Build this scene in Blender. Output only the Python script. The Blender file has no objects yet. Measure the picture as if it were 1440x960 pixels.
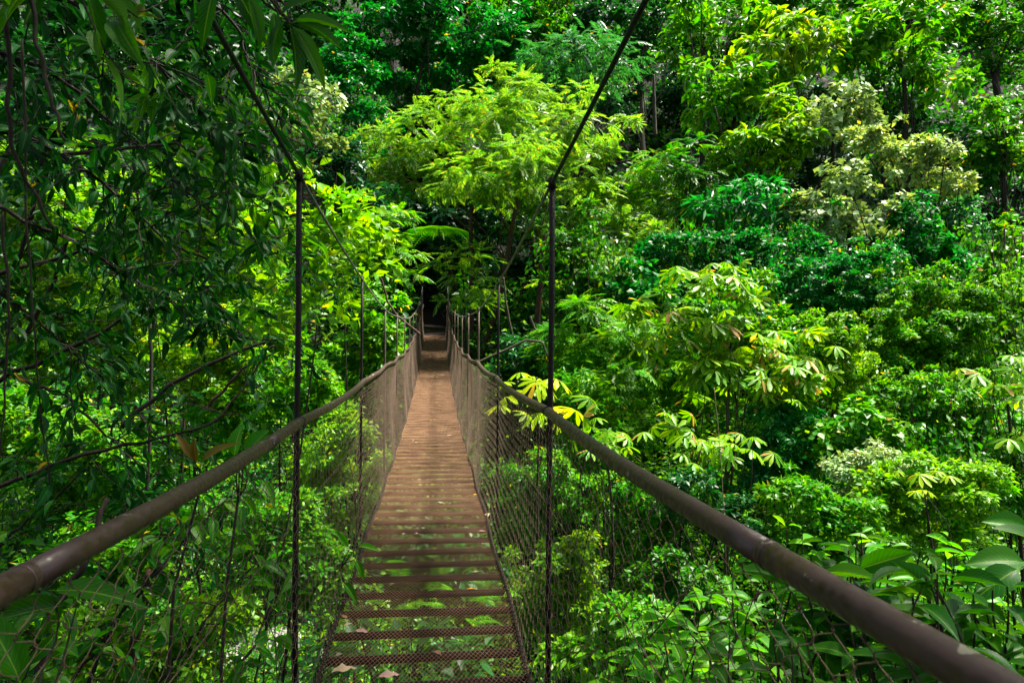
import bpy, math, random
import numpy as np
from mathutils import Vector, Matrix

SC = bpy.context.scene
COL = SC.collection
rnd = random.Random(7)
R = math.radians

# ------------------------------------------------------------------ camera frame
YAW = 0.1119
ROLL = 0.0085
FPX = 960.0
FWD = np.array([math.sin(YAW), math.cos(YAW), 0.0])
RGT0 = np.array([math.cos(YAW), -math.sin(YAW), 0.0])
UP0 = np.array([0, 0, 1.0])
RGT = RGT0 * math.cos(ROLL) + UP0 * math.sin(ROLL)
UPV = UP0 * math.cos(ROLL) - RGT0 * math.sin(ROLL)


def P(px, py, Z):
    """place in the valley seen at photo pixel px,py at distance Z along the view"""
    return FWD * Z + RGT * ((px - 720) / FPX * Z) + UPV * ((480 - py) / FPX * Z)


cam_data = bpy.data.cameras.new('camera')
cam = bpy.data.objects.new('camera', cam_data)
COL.objects.link(cam)
M = Matrix.Identity(4)
for r_ in range(3):
    M[r_][0] = RGT[r_]; M[r_][1] = UPV[r_]; M[r_][2] = -FWD[r_]
cam.matrix_world = M
cam_data.sensor_width = 36; cam_data.lens = 24
cam_data.clip_start = 0.05; cam_data.clip_end = 600
cam_data.dof.use_dof = True
cam_data.dof.focus_distance = 9.0
cam_data.dof.aperture_fstop = 9.0
SC.camera = cam

# ------------------------------------------------------------------ world and sun
SUN_EL, SUN_AZ = R(66), R(80)          # azimuth clockwise from +Y (the bridge direction)
w = bpy.data.worlds.new('World'); SC.world = w; w.use_nodes = True
nt = w.node_tree
bg = nt.nodes['Background']
sky = nt.nodes.new('ShaderNodeTexSky')
sky.sky_type = 'NISHITA'; sky.sun_disc = False
sky.sun_elevation = SUN_EL; sky.sun_rotation = SUN_AZ
hs = nt.nodes.new('ShaderNodeHueSaturation'); hs.inputs['Saturation'].default_value = .45
nt.links.new(sky.outputs[0], hs.inputs['Color']); nt.links.new(hs.outputs[0], bg.inputs[0])   # thin bright cloud over the valley
bg.inputs[1].default_value = 0.052
sun = bpy.data.lights.new('sun', 'SUN'); sun.energy = 5.0; sun.angle = R(8); sun.color = (1, .93, .80)
so = bpy.data.objects.new('sun', sun); COL.objects.link(so)
sdir = Vector((math.sin(SUN_AZ) * math.cos(SUN_EL), math.cos(SUN_AZ) * math.cos(SUN_EL), math.sin(SUN_EL)))
so.rotation_euler = sdir.to_track_quat('Z', 'Y').to_euler()
so.location = (0, 0, 60)
SC.view_settings.view_transform = 'Standard'; SC.view_settings.look = 'None'
SC.view_settings.exposure = 2.05; SC.view_settings.gamma = 1
SC.render.engine = 'CYCLES'
cy = SC.cycles
cy.max_bounces = 5; cy.diffuse_bounces = 2; cy.glossy_bounces = 2; cy.transmission_bounces = 2; cy.transparent_max_bounces = 4
cy.caustics_reflective = False; cy.caustics_refractive = False
cy.sample_clamp_indirect = 6.0
cy.use_denoising = True
cy.use_adaptive_sampling = True; cy.adaptive_threshold = 0.02


# ------------------------------------------------------------------ materials
def new_mat(name):
    m = bpy.data.materials.new(name); m.use_nodes = True
    m.node_tree.nodes.clear()
    out = m.node_tree.nodes.new('ShaderNodeOutputMaterial')
    return m, m.node_tree, out


def ramp(nt, stops):
    n = nt.nodes.new('ShaderNodeValToRGB')
    el = n.color_ramp.elements
    el[0].position = stops[0][0]; el[0].color = (*stops[0][1], 1)
    el[1].position = stops[-1][0]; el[1].color = (*stops[-1][1], 1)
    for p, c in stops[1:-1]:
        e = el.new(p); e.color = (*c, 1)
    return n


def leaf_mat(name, base, tip, old=(0.35, 0.22, 0.03), old_share=0.012, trans=0.42, rough=0.42, nscale=0.35, spec=.24, veins=False, tl=None):
    m, nt, out = new_mat(name)
    geo = nt.nodes.new('ShaderNodeNewGeometry')
    r = ramp(nt, [(0.0, tuple(.62 * c for c in base)), (.35, base), (.8, tuple(.5 * (a + b) for a, b in zip(base, tip))), (1 - old_share - .005, tip), (1 - old_share, old), (1.0, old)])
    tc = nt.nodes.new('ShaderNodeTexCoord')
    ns = nt.nodes.new('ShaderNodeTexNoise'); ns.inputs['Scale'].default_value = nscale; ns.inputs['Detail'].default_value = 2
    nt.links.new(tc.outputs['Object'], ns.inputs['Vector'])
    mul = nt.nodes.new('ShaderNodeMath'); mul.operation = 'MULTIPLY_ADD'; mul.inputs[1].default_value = 1.1; mul.inputs[2].default_value = -.55
    nt.links.new(ns.outputs['Fac'], mul.inputs[0])
    add = nt.nodes.new('ShaderNodeMath'); add.operation = 'MULTIPLY_ADD'
    # random leaf value, kept under the share of old leaves unless truly old
    nt.links.new(geo.outputs['Random Per Island'], r.inputs['Fac'])
    hsv = nt.nodes.new('ShaderNodeHueSaturation'); hsv.inputs['Saturation'].default_value = 1.06
    nt.links.new(r.outputs['Color'], hsv.inputs['Color'])
    va = nt.nodes.new('ShaderNodeMath'); va.operation = 'ADD'; va.inputs[1].default_value = 1.0
    nt.links.new(mul.outputs[0], va.inputs[0]); nt.links.new(va.outputs[0], hsv.inputs['Value'])
    nt.nodes.remove(add)
    hn = nt.nodes.new('ShaderNodeTexNoise'); hn.inputs['Scale'].default_value = nscale * 3; hn.inputs['Detail'].default_value = 3
    nt.links.new(tc.outputs['Object'], hn.inputs['Vector'])
    hm = nt.nodes.new('ShaderNodeMath'); hm.operation = 'MULTIPLY_ADD'; hm.inputs[1].default_value = .09; hm.inputs[2].default_value = .462
    nt.links.new(hn.outputs['Fac'], hm.inputs[0]); nt.links.new(hm.outputs[0], hsv.inputs['Hue'])
    col = hsv.outputs['Color']
    if veins:
        uv = nt.nodes.new('ShaderNodeUVMap')
        sep = nt.nodes.new('ShaderNodeSeparateXYZ'); nt.links.new(uv.outputs[0], sep.inputs[0])
        # midrib |v-.5| and slanting side veins
        sb = nt.nodes.new('ShaderNodeMath'); sb.operation = 'SUBTRACT'; sb.inputs[1].default_value = .5; nt.links.new(sep.outputs[1], sb.inputs[0])
        ab = nt.nodes.new('ShaderNodeMath'); ab.operation = 'ABSOLUTE'; nt.links.new(sb.outputs[0], ab.inputs[0])
        mid = nt.nodes.new('ShaderNodeMapRange'); mid.inputs['From Min'].default_value = .012; mid.inputs['From Max'].default_value = .04
        mid.inputs['To Min'].default_value = 1; mid.inputs['To Max'].default_value = 0; nt.links.new(ab.outputs[0], mid.inputs['Value'])
        sl = nt.nodes.new('ShaderNodeMath'); sl.operation = 'MULTIPLY_ADD'; sl.inputs[1].default_value = -.55
        nt.links.new(ab.outputs[0], sl.inputs[0]); nt.links.new(sep.outputs[0], sl.inputs[2])
        sc_ = nt.nodes.new('ShaderNodeMath'); sc_.operation = 'MULTIPLY'; sc_.inputs[1].default_value = 11; nt.links.new(sl.outputs[0], sc_.inputs[0])
        fr = nt.nodes.new('ShaderNodeMath'); fr.operation = 'PINGPONG'; fr.inputs[1].default_value = .5; nt.links.new(sc_.outputs[0], fr.inputs[0])
        vn = nt.nodes.new('ShaderNodeMapRange'); vn.inputs['From Min'].default_value = 0; vn.inputs['From Max'].default_value = .07
        vn.inputs['To Min'].default_value = .45; vn.inputs['To Max'].default_value = 0; nt.links.new(fr.outputs[0], vn.inputs['Value'])
        mx = nt.nodes.new('ShaderNodeMath'); mx.operation = 'MAXIMUM'; nt.links.new(mid.outputs[0], mx.inputs[0]); nt.links.new(vn.outputs[0], mx.inputs[1])
        mc = nt.nodes.new('ShaderNodeMixRGB'); nt.links.new(mx.outputs[0], mc.inputs['Fac']); nt.links.new(col, mc.inputs['Color1'])
        mc.inputs['Color2'].default_value = (min(1, tip[0] * 2), min(1, tip[1] * 1.5), tip[2] * 1.6, 1)
        col = mc.outputs['Color']
    bs = nt.nodes.new('ShaderNodeBsdfPrincipled')
    nt.links.new(col, bs.inputs['Base Color'])
    bs.inputs['Roughness'].default_value = rough
    bs.inputs['Specular IOR Level'].default_value = spec
    tr = nt.nodes.new('ShaderNodeBsdfTranslucent')
    g = nt.nodes.new('ShaderNodeMixRGB'); g.blend_type = 'MULTIPLY'; g.inputs['Fac'].default_value = 1
    nt.links.new(col, g.inputs['Color1']); t_ = tl or (2.3, 2.0, .55); g.inputs['Color2'].default_value = (*t_, 1)
    nt.links.new(g.outputs[0], tr.inputs['Color'])
    mix = nt.nodes.new('ShaderNodeMixShader'); mix.inputs[0].default_value = trans
    nt.links.new(bs.outputs[0], mix.inputs[1]); nt.links.new(tr.outputs[0], mix.inputs[2])
    nt.links.new(mix.outputs[0], out.inputs['Surface'])
    return m


def rough_mat(name, stops, scale=6, rough=.8, metallic=0, bump=.3, detail=6, stretch=(1, 1, 1), spots=None, spec=.3, bdist=.01):
    m, nt, out = new_mat(name)
    tc = nt.nodes.new('ShaderNodeTexCoord')
    mp = nt.nodes.new('ShaderNodeMapping'); mp.inputs['Scale'].default_value = stretch
    nt.links.new(tc.outputs['Object'], mp.inputs['Vector'])
    ns = nt.nodes.new('ShaderNodeTexNoise'); ns.inputs['Scale'].default_value = scale; ns.inputs['Detail'].default_value = detail
    ns.inputs['Roughness'].default_value = .62
    nt.links.new(mp.outputs[0], ns.inputs['Vector'])
    r = ramp(nt, stops); nt.links.new(ns.outputs['Fac'], r.inputs['Fac'])
    col = r.outputs['Color']
    if spots:
        sc, thr, c = spots
        vo = nt.nodes.new('ShaderNodeTexVoronoi'); vo.inputs['Scale'].default_value = sc
        wn = nt.nodes.new('ShaderNodeTexNoise'); wn.inputs['Scale'].default_value = sc * 2.5
        nt.links.new(tc.outputs['Object'], wn.inputs['Vector'])
        av = nt.nodes.new('ShaderNodeMixRGB'); av.inputs['Fac'].default_value = .04
        nt.links.new(tc.outputs['Object'], av.inputs['Color1']); nt.links.new(wn.outputs['Color'], av.inputs['Color2'])
        nt.links.new(av.outputs[0], vo.inputs['Vector'])
        sepc = nt.nodes.new('ShaderNodeSeparateColor'); nt.links.new(vo.outputs['Color'], sepc.inputs[0])
        th = nt.nodes.new('ShaderNodeMath'); th.operation = 'MULTIPLY'; th.inputs[1].default_value = thr
        nt.links.new(sepc.outputs[0], th.inputs[0])
        p3 = nt.nodes.new('ShaderNodeMath'); p3.operation = 'MULTIPLY'; nt.links.new(th.outputs[0], p3.inputs[0]); nt.links.new(sepc.outputs[1], p3.inputs[1])
        ls = nt.nodes.new('ShaderNodeMath'); ls.operation = 'LESS_THAN'; nt.links.new(vo.outputs['Distance'], ls.inputs[0]); nt.links.new(p3.outputs[0], ls.inputs[1])
        mc = nt.nodes.new('ShaderNodeMixRGB'); nt.links.new(ls.outputs[0], mc.inputs['Fac']); nt.links.new(col, mc.inputs['Color1']); mc.inputs['Color2'].default_value = (*c, 1)
        col = mc.outputs['Color']
    bs = nt.nodes.new('ShaderNodeBsdfPrincipled')
    nt.links.new(col, bs.inputs['Base Color']); bs.inputs['Roughness'].default_value = rough; bs.inputs['Metallic'].default_value = metallic
    bs.inputs['Specular IOR Level'].default_value = spec
    rn = nt.nodes.new('ShaderNodeTexNoise'); rn.inputs['Scale'].default_value = scale * 4; rn.inputs['Detail'].default_value = 5
    nt.links.new(mp.outputs[0], rn.inputs['Vector'])
    rr_ = nt.nodes.new('ShaderNodeMapRange'); rr_.inputs['From Min'].default_value = .35; rr_.inputs['From Max'].default_value = .65
    rr_.inputs['To Min'].default_value = max(.05, rough - .12); rr_.inputs['To Max'].default_value = min(1, rough + .25)
    nt.links.new(rn.outputs['Fac'], rr_.inputs['Value']); nt.links.new(rr_.outputs[0], bs.inputs['Roughness'])
    bp = nt.nodes.new('ShaderNodeBump'); bp.inputs['Strength'].default_value = bump; bp.inputs['Distance'].default_value = bdist
    nt.links.new(ns.outputs['Fac'], bp.inputs['Height']); nt.links.new(bp.outputs[0], bs.inputs['Normal'])
    nt.links.new(bs.outputs[0], out.inputs['Surface'])
    return m


MAT = {
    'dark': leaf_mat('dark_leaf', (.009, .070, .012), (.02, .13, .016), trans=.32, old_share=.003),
    'deep': leaf_mat('deep_leaf', (.006, .048, .014), (.012, .09, .020), trans=.28, rough=.38, old_share=.002),  # shade of dark hollows and gaps put into the leaf colour
    'mid': leaf_mat('mid_leaf', (.026, .13, .007), (.075, .21, .012), trans=.38, old_share=.004),
    'emerald': leaf_mat('emerald_leaf', (.007, .115, .014), (.022, .19, .024), trans=.38, old_share=.003),
    'bright': leaf_mat('bright_leaf', (.045, .19, .006), (.14, .29, .010), trans=.42, old_share=.006),
    'lime': leaf_mat('lime_leaf', (.085, .24, .010), (.22, .36, .018), trans=.44, old=(.4, .3, .03), old_share=.006),
    'yellow': leaf_mat('yellow_leaf', (.085, .22, .012), (.26, .37, .02), trans=.44, old=(.45, .30, .02), old_share=.012),
    'fresh': leaf_mat('fresh_leaf', (.065, .20, .022), (.24, .35, .05), trans=.42, old=(.40, .30, .05), old_share=.01, nscale=.8),
    'pale': leaf_mat('pale_leaf', (.17, .28, .11), (.36, .46, .24), trans=.2, rough=.45, old_share=.006),
    'cream': leaf_mat('cream_leaf', (.20, .34, .11), (.50, .60, .26), trans=.2, old=(.5, .38, .06), old_share=.04, nscale=.8),
    'teal': leaf_mat('teal_leaf', (.022, .14, .045), (.06, .22, .08), trans=.3, old_share=.002),
    'palmate': leaf_mat('palmate_leaf', (.08, .22, .010), (.22, .34, .022), trans=.40, old=(.32, .2, .07), old_share=.05),
    'gold': leaf_mat('gold_palmate_leaf', (.20, .34, .012), (.38, .44, .02), trans=.42, old=(.4, .25, .03), old_share=.02),
    'near_dark': leaf_mat('near_dark_leaf', (.006, .055, .006), (.014, .10, .009), trans=.26, rough=.5, spec=.14, veins=True, old_share=.003),  # shade on the near foliage put into the leaf colour
    'near_mid': leaf_mat('near_mid_leaf', (.026, .135, .007), (.08, .22, .012), trans=.44, rough=.45, spec=.28, veins=True, old_share=.006),
    'near_lime': leaf_mat('near_lime_leaf', (.05, .21, .012), (.14, .32, .02), trans=.45, rough=.45, spec=.28, veins=True, old_share=.006),
    'near_red': leaf_mat('reddish_young_leaf', (.14, .12, .02), (.24, .10, .03), trans=.4, rough=.45, veins=True, old_share=.001),
    'carpet': leaf_mat('creeper_leaf', (.018, .115, .009), (.08, .21, .012), trans=.36, old_share=.003),
}
BARK = rough_mat('dark_bark', [(.3, (0.0084, 0.0059, 0.0042)), (.55, (0.0210, 0.0151, 0.0101)), (.8, (0.0378, 0.0315, 0.0210))], scale=9, stretch=(1, 1, .25), bump=.7, bdist=.03)
PALEBARK = rough_mat('pale_mossy_bark', [(.3, (0.0180, 0.0135, 0.0090)), (.5, (0.0600, 0.0510, 0.0360)), (.62, (0.0300, 0.0360, 0.0120)), (.8, (0.1080, 0.0990, 0.0780))], scale=7, bump=.5, bdist=.02)
REDBARK = rough_mat('reddish_bark', [(.3, (0.0200, 0.0088, 0.0048)), (.6, (0.0560, 0.0280, 0.0160)), (.8, (0.0880, 0.0520, 0.0320))], scale=8, stretch=(1, 1, .3), bump=.6, bdist=.02)
VINE = rough_mat('vine_bark', [(.3, (0.0120, 0.0096, 0.0048)), (.7, (0.0450, 0.0330, 0.0180))], scale=25, bump=.4)
STEEL = rough_mat('brown_painted_steel', [(.3, (0.0277, 0.0132, 0.0096)), (.55, (0.0387, 0.0191, 0.0142)), (.7, (0.0480, 0.0233, 0.0166)), (.82, (0.0738, 0.0281, 0.0140))], scale=14, rough=.42, bump=.15, spots=(24, .30, (.17, .155, .11)), spec=.5, bdist=.003)
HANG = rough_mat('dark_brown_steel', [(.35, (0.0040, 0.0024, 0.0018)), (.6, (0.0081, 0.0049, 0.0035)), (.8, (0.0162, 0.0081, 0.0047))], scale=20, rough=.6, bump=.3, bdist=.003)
WIRE = rough_mat('weathered_wire', [(.3, (0.0570, 0.0338, 0.0221)), (.55, (0.1251, 0.0802, 0.0534)), (.8, (0.2276, 0.1507, 0.1021))], scale=8, rough=.5, metallic=.2, bump=.1)
HANGB = rough_mat('sunlit_brown_steel', [(.35, (.05, .034, .024)), (.6, (.11, .075, .052)), (.8, (.17, .12, .08))], scale=20, rough=.6, bump=.3, bdist=.003)  # lighter copy of the hanger steel: sunlight put into the colour
CABLE = rough_mat('steel_cable', [(.3, (0.0710, 0.0757, 0.0710)), (.7, (0.2603, 0.2603, 0.2366))], scale=40, rough=.5, metallic=.4, bump=.5, stretch=(1, .15, 1), bdist=.003)
SHEATH = rough_mat('black_mossy_cable', [(.3, (0.0040, 0.0050, 0.0040)), (.7, (0.0110, 0.0140, 0.0090))], scale=30, rough=.6, bump=.3)
RUST = rough_mat('rusty_tread_steel', [(.3, (0.0048, 0.0025, 0.0014)), (.52, (0.0120, 0.0056, 0.0031)), (.7, (0.0193, 0.0093, 0.0048)), (.85, (0.0240, 0.0137, 0.0073))], scale=9, rough=.8, bump=.5, bdist=.004)
GRATE = rough_mat('rusty_expanded_metal', [(.3, (0.1079, 0.0553, 0.0291)), (.52, (0.2023, 0.1106, 0.0585)), (.75, (0.2832, 0.1689, 0.0899))], scale=5, rough=.7, bump=.2, bdist=.003)
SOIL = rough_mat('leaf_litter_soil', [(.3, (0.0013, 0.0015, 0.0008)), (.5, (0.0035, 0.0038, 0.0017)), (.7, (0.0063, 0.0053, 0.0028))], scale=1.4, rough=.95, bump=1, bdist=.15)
PATHM = rough_mat('path_litter', [(.3, (0.0072, 0.0048, 0.0034)), (.55, (0.0168, 0.0120, 0.0084)), (.75, (0.0312, 0.0216, 0.0132))], scale=6, rough=.95, bump=1, bdist=.05)
ROCK = rough_mat('pale_boulder', [(.3, (.16, .15, .13)), (.6, (.38, .37, .34)), (.8, (.55, .54, .5))], scale=3, rough=.85, bump=.8, bdist=.05)
LITTER = {
    'brown': rough_mat('dry_brown_leaf', [(.3, (0.0980, 0.0420, 0.0245)), (.7, (0.2100, 0.1120, 0.0630))], scale=20, bump=.4, bdist=.004),
    'tan': rough_mat('dry_tan_leaf', [(.3, (0.2184, 0.1502, 0.0819)), (.7, (0.3754, 0.2866, 0.1774))], scale=20, bump=.4, bdist=.004),
    'orange': rough_mat('orange_leaf', [(.3, (.42, .17, .02)), (.7, (.62, .32, .03))], scale=20, bump=.3, bdist=.004),
    'pinkish': rough_mat('pinkish_dry_leaf', [(.3, (0.1820, 0.1050, 0.0840)), (.7, (0.3150, 0.2100, 0.1680))], scale=20, bump=.4, bdist=.004),
}
m, nt, out = new_mat('stream_water')
b = nt.nodes.new('ShaderNodeBsdfPrincipled'); b.inputs['Base Color'].default_value = (.12, .15, .12, 1); b.inputs['Roughness'].default_value = .12
fn = nt.nodes.new('ShaderNodeTexNoise'); fn.inputs['Scale'].default_value = 1.2; fn.inputs['Detail'].default_value = 5
fr = ramp(nt, [(.45, (.04, .06, .05)), (.56, (.25, .28, .26)), (.66, (.75, .78, .76))]); nt.links.new(fn.outputs['Fac'], fr.inputs['Fac']); nt.links.new(fr.outputs['Color'], b.inputs['Base Color'])
bp = nt.nodes.new('ShaderNodeBump'); bp.inputs['Strength'].default_value = .6; nt.links.new(fn.outputs['Fac'], bp.inputs['Height']); nt.links.new(bp.outputs[0], b.inputs['Normal'])
nt.links.new(b.outputs[0], out.inputs['Surface'])
WATER = m


# ------------------------------------------------------------------ mesh helpers
def mesh_np(name, V, F, mat, parent=None, smooth=False, uv=None, origin=None):
    V = np.asarray(V, dtype=np.float32)
    if origin is not None:
        V = V - np.asarray(origin, dtype=np.float32)
    F = np.asarray(F, dtype=np.int32)
    me = bpy.data.meshes.new(name)
    n, k = F.shape
    me.vertices.add(len(V)); me.vertices.foreach_set('co', V.ravel())
    me.loops.add(n * k); me.loops.foreach_set('vertex_index', F.ravel())
    me.polygons.add(n); me.polygons.foreach_set('loop_start', np.arange(n, dtype=np.int32) * k)
    me.update(calc_edges=True)
    if uv is not None:
        lay = me.uv_layers.new(name='UVMap')
        lay.data.foreach_set('uv', np.asarray(uv, dtype=np.float32)[F.ravel()].ravel())
    if smooth:
        me.polygons.foreach_set('use_smooth', np.ones(n, dtype=bool))
    me.materials.append(mat)
    o = bpy.data.objects.new(name, me); COL.objects.link(o)
    if parent is not None:
        o.parent = parent
        if origin is None:
            o.matrix_parent_inverse = Matrix.Translation(-Vector(parent.location))
    elif origin is not None:
        o.location = origin
    return o


def tag(o, label=None, cat=None, group=None, kind=None):
    if label: o['label'] = label
    if cat: o['category'] = cat
    if group: o['group'] = group
    if kind: o['kind'] = kind
    return o


def thing(name, label, cat, loc, group=None):
    o = bpy.data.objects.new(name, None); COL.objects.link(o)
    o.empty_display_size = .2
    o.location = loc
    return tag(o, label, cat, group)


class MB:
    """collects shapes for one mesh; all faces as quads or tris (tris doubled into index -1 free lists)"""
    def __init__(s): s.V = []; s.F = []; s.n = 0

    def add(s, V, F):
        V = np.asarray(V, float); F = np.asarray(F, int)
        if F.shape[1] == 4:
            F = np.concatenate([F[:, [0, 1, 2]], F[:, [0, 2, 3]]])
        s.V.append(V); s.F.append(F + s.n); s.n += len(V)

    def tube(s, pts, rad, n=6, cap=True):
        pts = np.asarray(pts, float); k = len(pts)
        rad = np.broadcast_to(np.asarray(rad, float), (k,))
        t = np.gradient(pts, axis=0); t /= np.linalg.norm(t, axis=1)[:, None] + 1e-9
        ref = np.array([0, 0, 1.0]) if abs(t[:, 2]).mean() < .8 else np.array([1.0, 0, 0])
        a = np.cross(t, ref); a /= np.linalg.norm(a, axis=1)[:, None] + 1e-9
        b = np.cross(t, a)
        th = np.arange(n) * 2 * math.pi / n
        V = pts[:, None, :] + rad[:, None, None] * (a[:, None, :] * np.cos(th)[None, :, None] + b[:, None, :] * np.sin(th)[None, :, None])
        i = np.arange(k - 1)[:, None] * n + np.arange(n)[None, :]
        j = np.arange(k - 1)[:, None] * n + (np.arange(n)[None, :] + 1) % n
        F = np.stack([i, j, j + n, i + n], -1).reshape(-1, 4)
        s.add(V.reshape(-1, 3), F)
        if cap and n >= 3:
            for e, rev in ((0, 1), (k - 1, 0)):
                s.V.append(pts[e][None]); c = s.n; s.n += 1
                base = c - k * n + e * n if e == 0 or True else 0
                base = (c - (1 if e else 0)) - k * n + e * n if e else c - k * n
                ring = base + np.arange(n)
                f = np.stack([np.full(n, c), ring, np.roll(ring, -1)], -1)
                s.F.append(f[:, ::-1] if rev else f)

    def box(s, c, d, rot=None):
        v = np.array([[x, y, z] for x in (-.5, .5) for y in (-.5, .5) for z in (-.5, .5)]) * np.array(d)
        if rot is not None: v = v @ np.asarray(rot).T
        s.add(v + np.array(c), [[0, 1, 3, 2], [4, 6, 7, 5], [0, 4, 5, 1], [2, 3, 7, 6], [0, 2, 6, 4], [1, 5, 7, 3]])

    def build(s, name, mat, parent=None, smooth=False, origin=None):
        return mesh_np(name, np.concatenate(s.V), np.concatenate(s.F), mat, parent, smooth, origin=origin)


def segs(A, B, r, nside=3):
    """many straight little rods at once: A,B (N,3)"""
    A = np.asarray(A, float); B = np.asarray(B, float); N = len(A)
    t = B - A; t /= np.linalg.norm(t, axis=1)[:, None] + 1e-9
    ref = np.where(np.abs(t[:, 2:3]) < .9, np.array([[0, 0, 1.0]]), np.array([[1.0, 0, 0]]))
    a = np.cross(t, ref); a /= np.linalg.norm(a, axis=1)[:, None] + 1e-9
    b = np.cross(t, a)
    r = np.broadcast_to(np.asarray(r, float), (N,))[:, None, None]
    th = np.arange(nside) * 2 * math.pi / nside + .5
    ring = a[:, None] * np.cos(th)[None, :, None] + b[:, None] * np.sin(th)[None, :, None]
    V = np.concatenate([A[:, None] + r * ring, B[:, None] + r * ring], 1)
    i = np.arange(nside); j = (i + 1) % nside
    f = np.stack([i, j, j + nside, i + nside], -1)
    F = (np.arange(N) * 2 * nside)[:, None, None] + f[None]
    return V.reshape(-1, 3), F.reshape(-1, 4)


# ------------------------------------------------------------------ terrain
def sm(a, b, x):
    t = np.clip((x - a) / (b - a), 0, 1); return t * t * (3 - 2 * t)


def lump(x, y, s=1.0, seed=0):
    rs = np.random.RandomState(seed); v = 0
    for k in range(7):
        th = rs.rand() * 6.28; f = s * (.5 + rs.rand() * 1.6); ph = rs.rand() * 6.28
        v = v + np.sin((x * math.cos(th) + y * math.sin(th)) * f + ph) / 7 * 1.9
    return v


def H(x, y):
    x = np.asarray(x, float); y = np.asarray(y, float)
    yy = y + .22 * np.maximum(x - 1, 0) + .12 * np.maximum(-x - 2, 0)      # far bank comes nearer to the sides
    near = -1.95 - 1.0 * sm(.5, 1.8, y) - 3.6 * sm(1.2, 9, y) - 1.6 * sm(6, 12, y) - .25 * np.abs(np.minimum(y, 0)) * -1
    near = near - .12 * np.clip(-x, 0, 25) * sm(-2, 6, y)
    far = -8.2 + 3.4 * sm(13, 24, yy) + 5.0 * sm(22, 33.5, yy)
    slope = np.maximum(yy - 34.5, 0)
    far = far + slope * .98 + 0 * x
    h = np.maximum(near, -8.3) * (1 - sm(9, 14, yy)) + far * sm(9, 14, yy)
    h = h + lump(x, y, .35, 3) * .8 * sm(3, 12, np.hypot(x, y)) * sm(1.2, 3.5, np.abs(x))
    # the path leaves the far end of the bridge through a notch
    pz = .36 + np.maximum(y - 34, 0) * .09
    k = (1 - sm(1.0, 2.6, np.abs(x - .05 * (y - 34) * -1))) * sm(31, 33.2, y) * (1 - sm(60, 75, y))
    h = h * (1 - k) + pz * k
    return h


def build_ground():
    gx = np.concatenate([np.linspace(-110, -32, 27), np.linspace(-30, 30, 121), np.linspace(32, 110, 27)])
    gy = np.concatenate([np.linspace(-40, -6, 12), np.linspace(-5, 60, 131), np.linspace(62, 150, 30)])
    X, Y = np.meshgrid(gx, gy)
    Z = H(X, Y)
    V = np.stack([X, Y, Z], -1).reshape(-1, 3)
    nx = len(gx); i = np.arange(len(gy) - 1)[:, None] * nx + np.arange(nx - 1)[None, :]
    F = np.stack([i, i + 1, i + nx + 1, i + nx], -1).reshape(-1, 4)
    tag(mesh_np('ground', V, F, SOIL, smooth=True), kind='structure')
    ys = np.linspace(33.3, 58, 40); xs = np.linspace(-.75, .65, 6)
    X, Y = np.meshgrid(xs, ys); X = X - .05 * (Y - 34)
    Z = H(X, Y) + .02 + lump(X, Y, 5, 9) * .012
    V = np.stack([X, Y, Z], -1).reshape(-1, 3); nx = 6
    i = np.arange(39)[:, None] * nx + np.arange(nx - 1)[None, :]
    F = np.stack([i, i + 1, i + nx + 1, i + nx], -1).reshape(-1, 4)
    tag(mesh_np('path', V, F, PATHM, smooth=True), kind='structure')
    # stream on the gorge bottom
    t = np.linspace(-60, 60, 80)
    cx = t; cyv = 11.0 - .12 * np.maximum(-t - 2, 0) - .22 * np.maximum(t - 1, 0) + np.sin(t * .3) * .8
    Vs = []
    for k in (-1.6, -.8, 0, .8, 1.6):
        Vs.append(np.stack([cx, cyv + k, np.full_like(cx, 0)], -1))
    V = np.stack(Vs, 1)
    V[..., 2] = (H(V[:, 2, 0], V[:, 2, 1]) + .18)[:, None]
    V = V.reshape(-1, 3); i = np.arange(79)[:, None] * 5 + np.arange(4)[None, :]
    F = np.stack([i, i + 1, i + 6, i + 5], -1).reshape(-1, 4)
    tag(mesh_np('stream', V, F, WATER, smooth=True), kind='structure')


build_ground()

# ------------------------------------------------------------------ leaf templates (unit length along +x, normal +z)
def T_simple():
    V = np.array([[0, 0, 0], [.42, .5, .03], [1, 0, -.14], [.42, -.5, .03], [.48, 0, -.06]], float)
    F = np.array([[0, 4, 1], [1, 4, 2], [0, 3, 4], [3, 2, 4]])
    return V, F


def T_blade(rows=8, peak=.45, curve=.28, fold=.22, petiole=.10, wave=0):
    us = np.linspace(0, 1, rows)
    V = []; UV = []
    for u in us:
        wv = (math.sin(math.pi * min(1, u ** (math.log(.5) / math.log(peak)))) ** .85) * .5 if 0 < u < 1 else .004
        zc = -curve * u * u
        for s in (-1, -.5, 0, .5, 1):
            V.append([u, s * wv, zc + abs(s) * fold * wv + wave * math.sin(u * 14 + s) * wv * abs(s)]); UV.append([u, .5 + s * .5])
    F = []
    for i in range(rows - 1):
        for j in range(4):
            a = i * 5 + j; F += [[a, a + 5, a + 6], [a, a + 6, a + 1]]
    n = len(V)
    V += [[-petiole, .008, .02], [-petiole, -.008, .02], [0.02, -.01, 0.004], [0.02, .01, 0.004]]; UV += [[0, .5]] * 4
    F += [[n, n + 1, n + 2], [n, n + 2, n + 3]]
    return np.array(V, float), np.array(F), np.array(UV, float)


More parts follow.
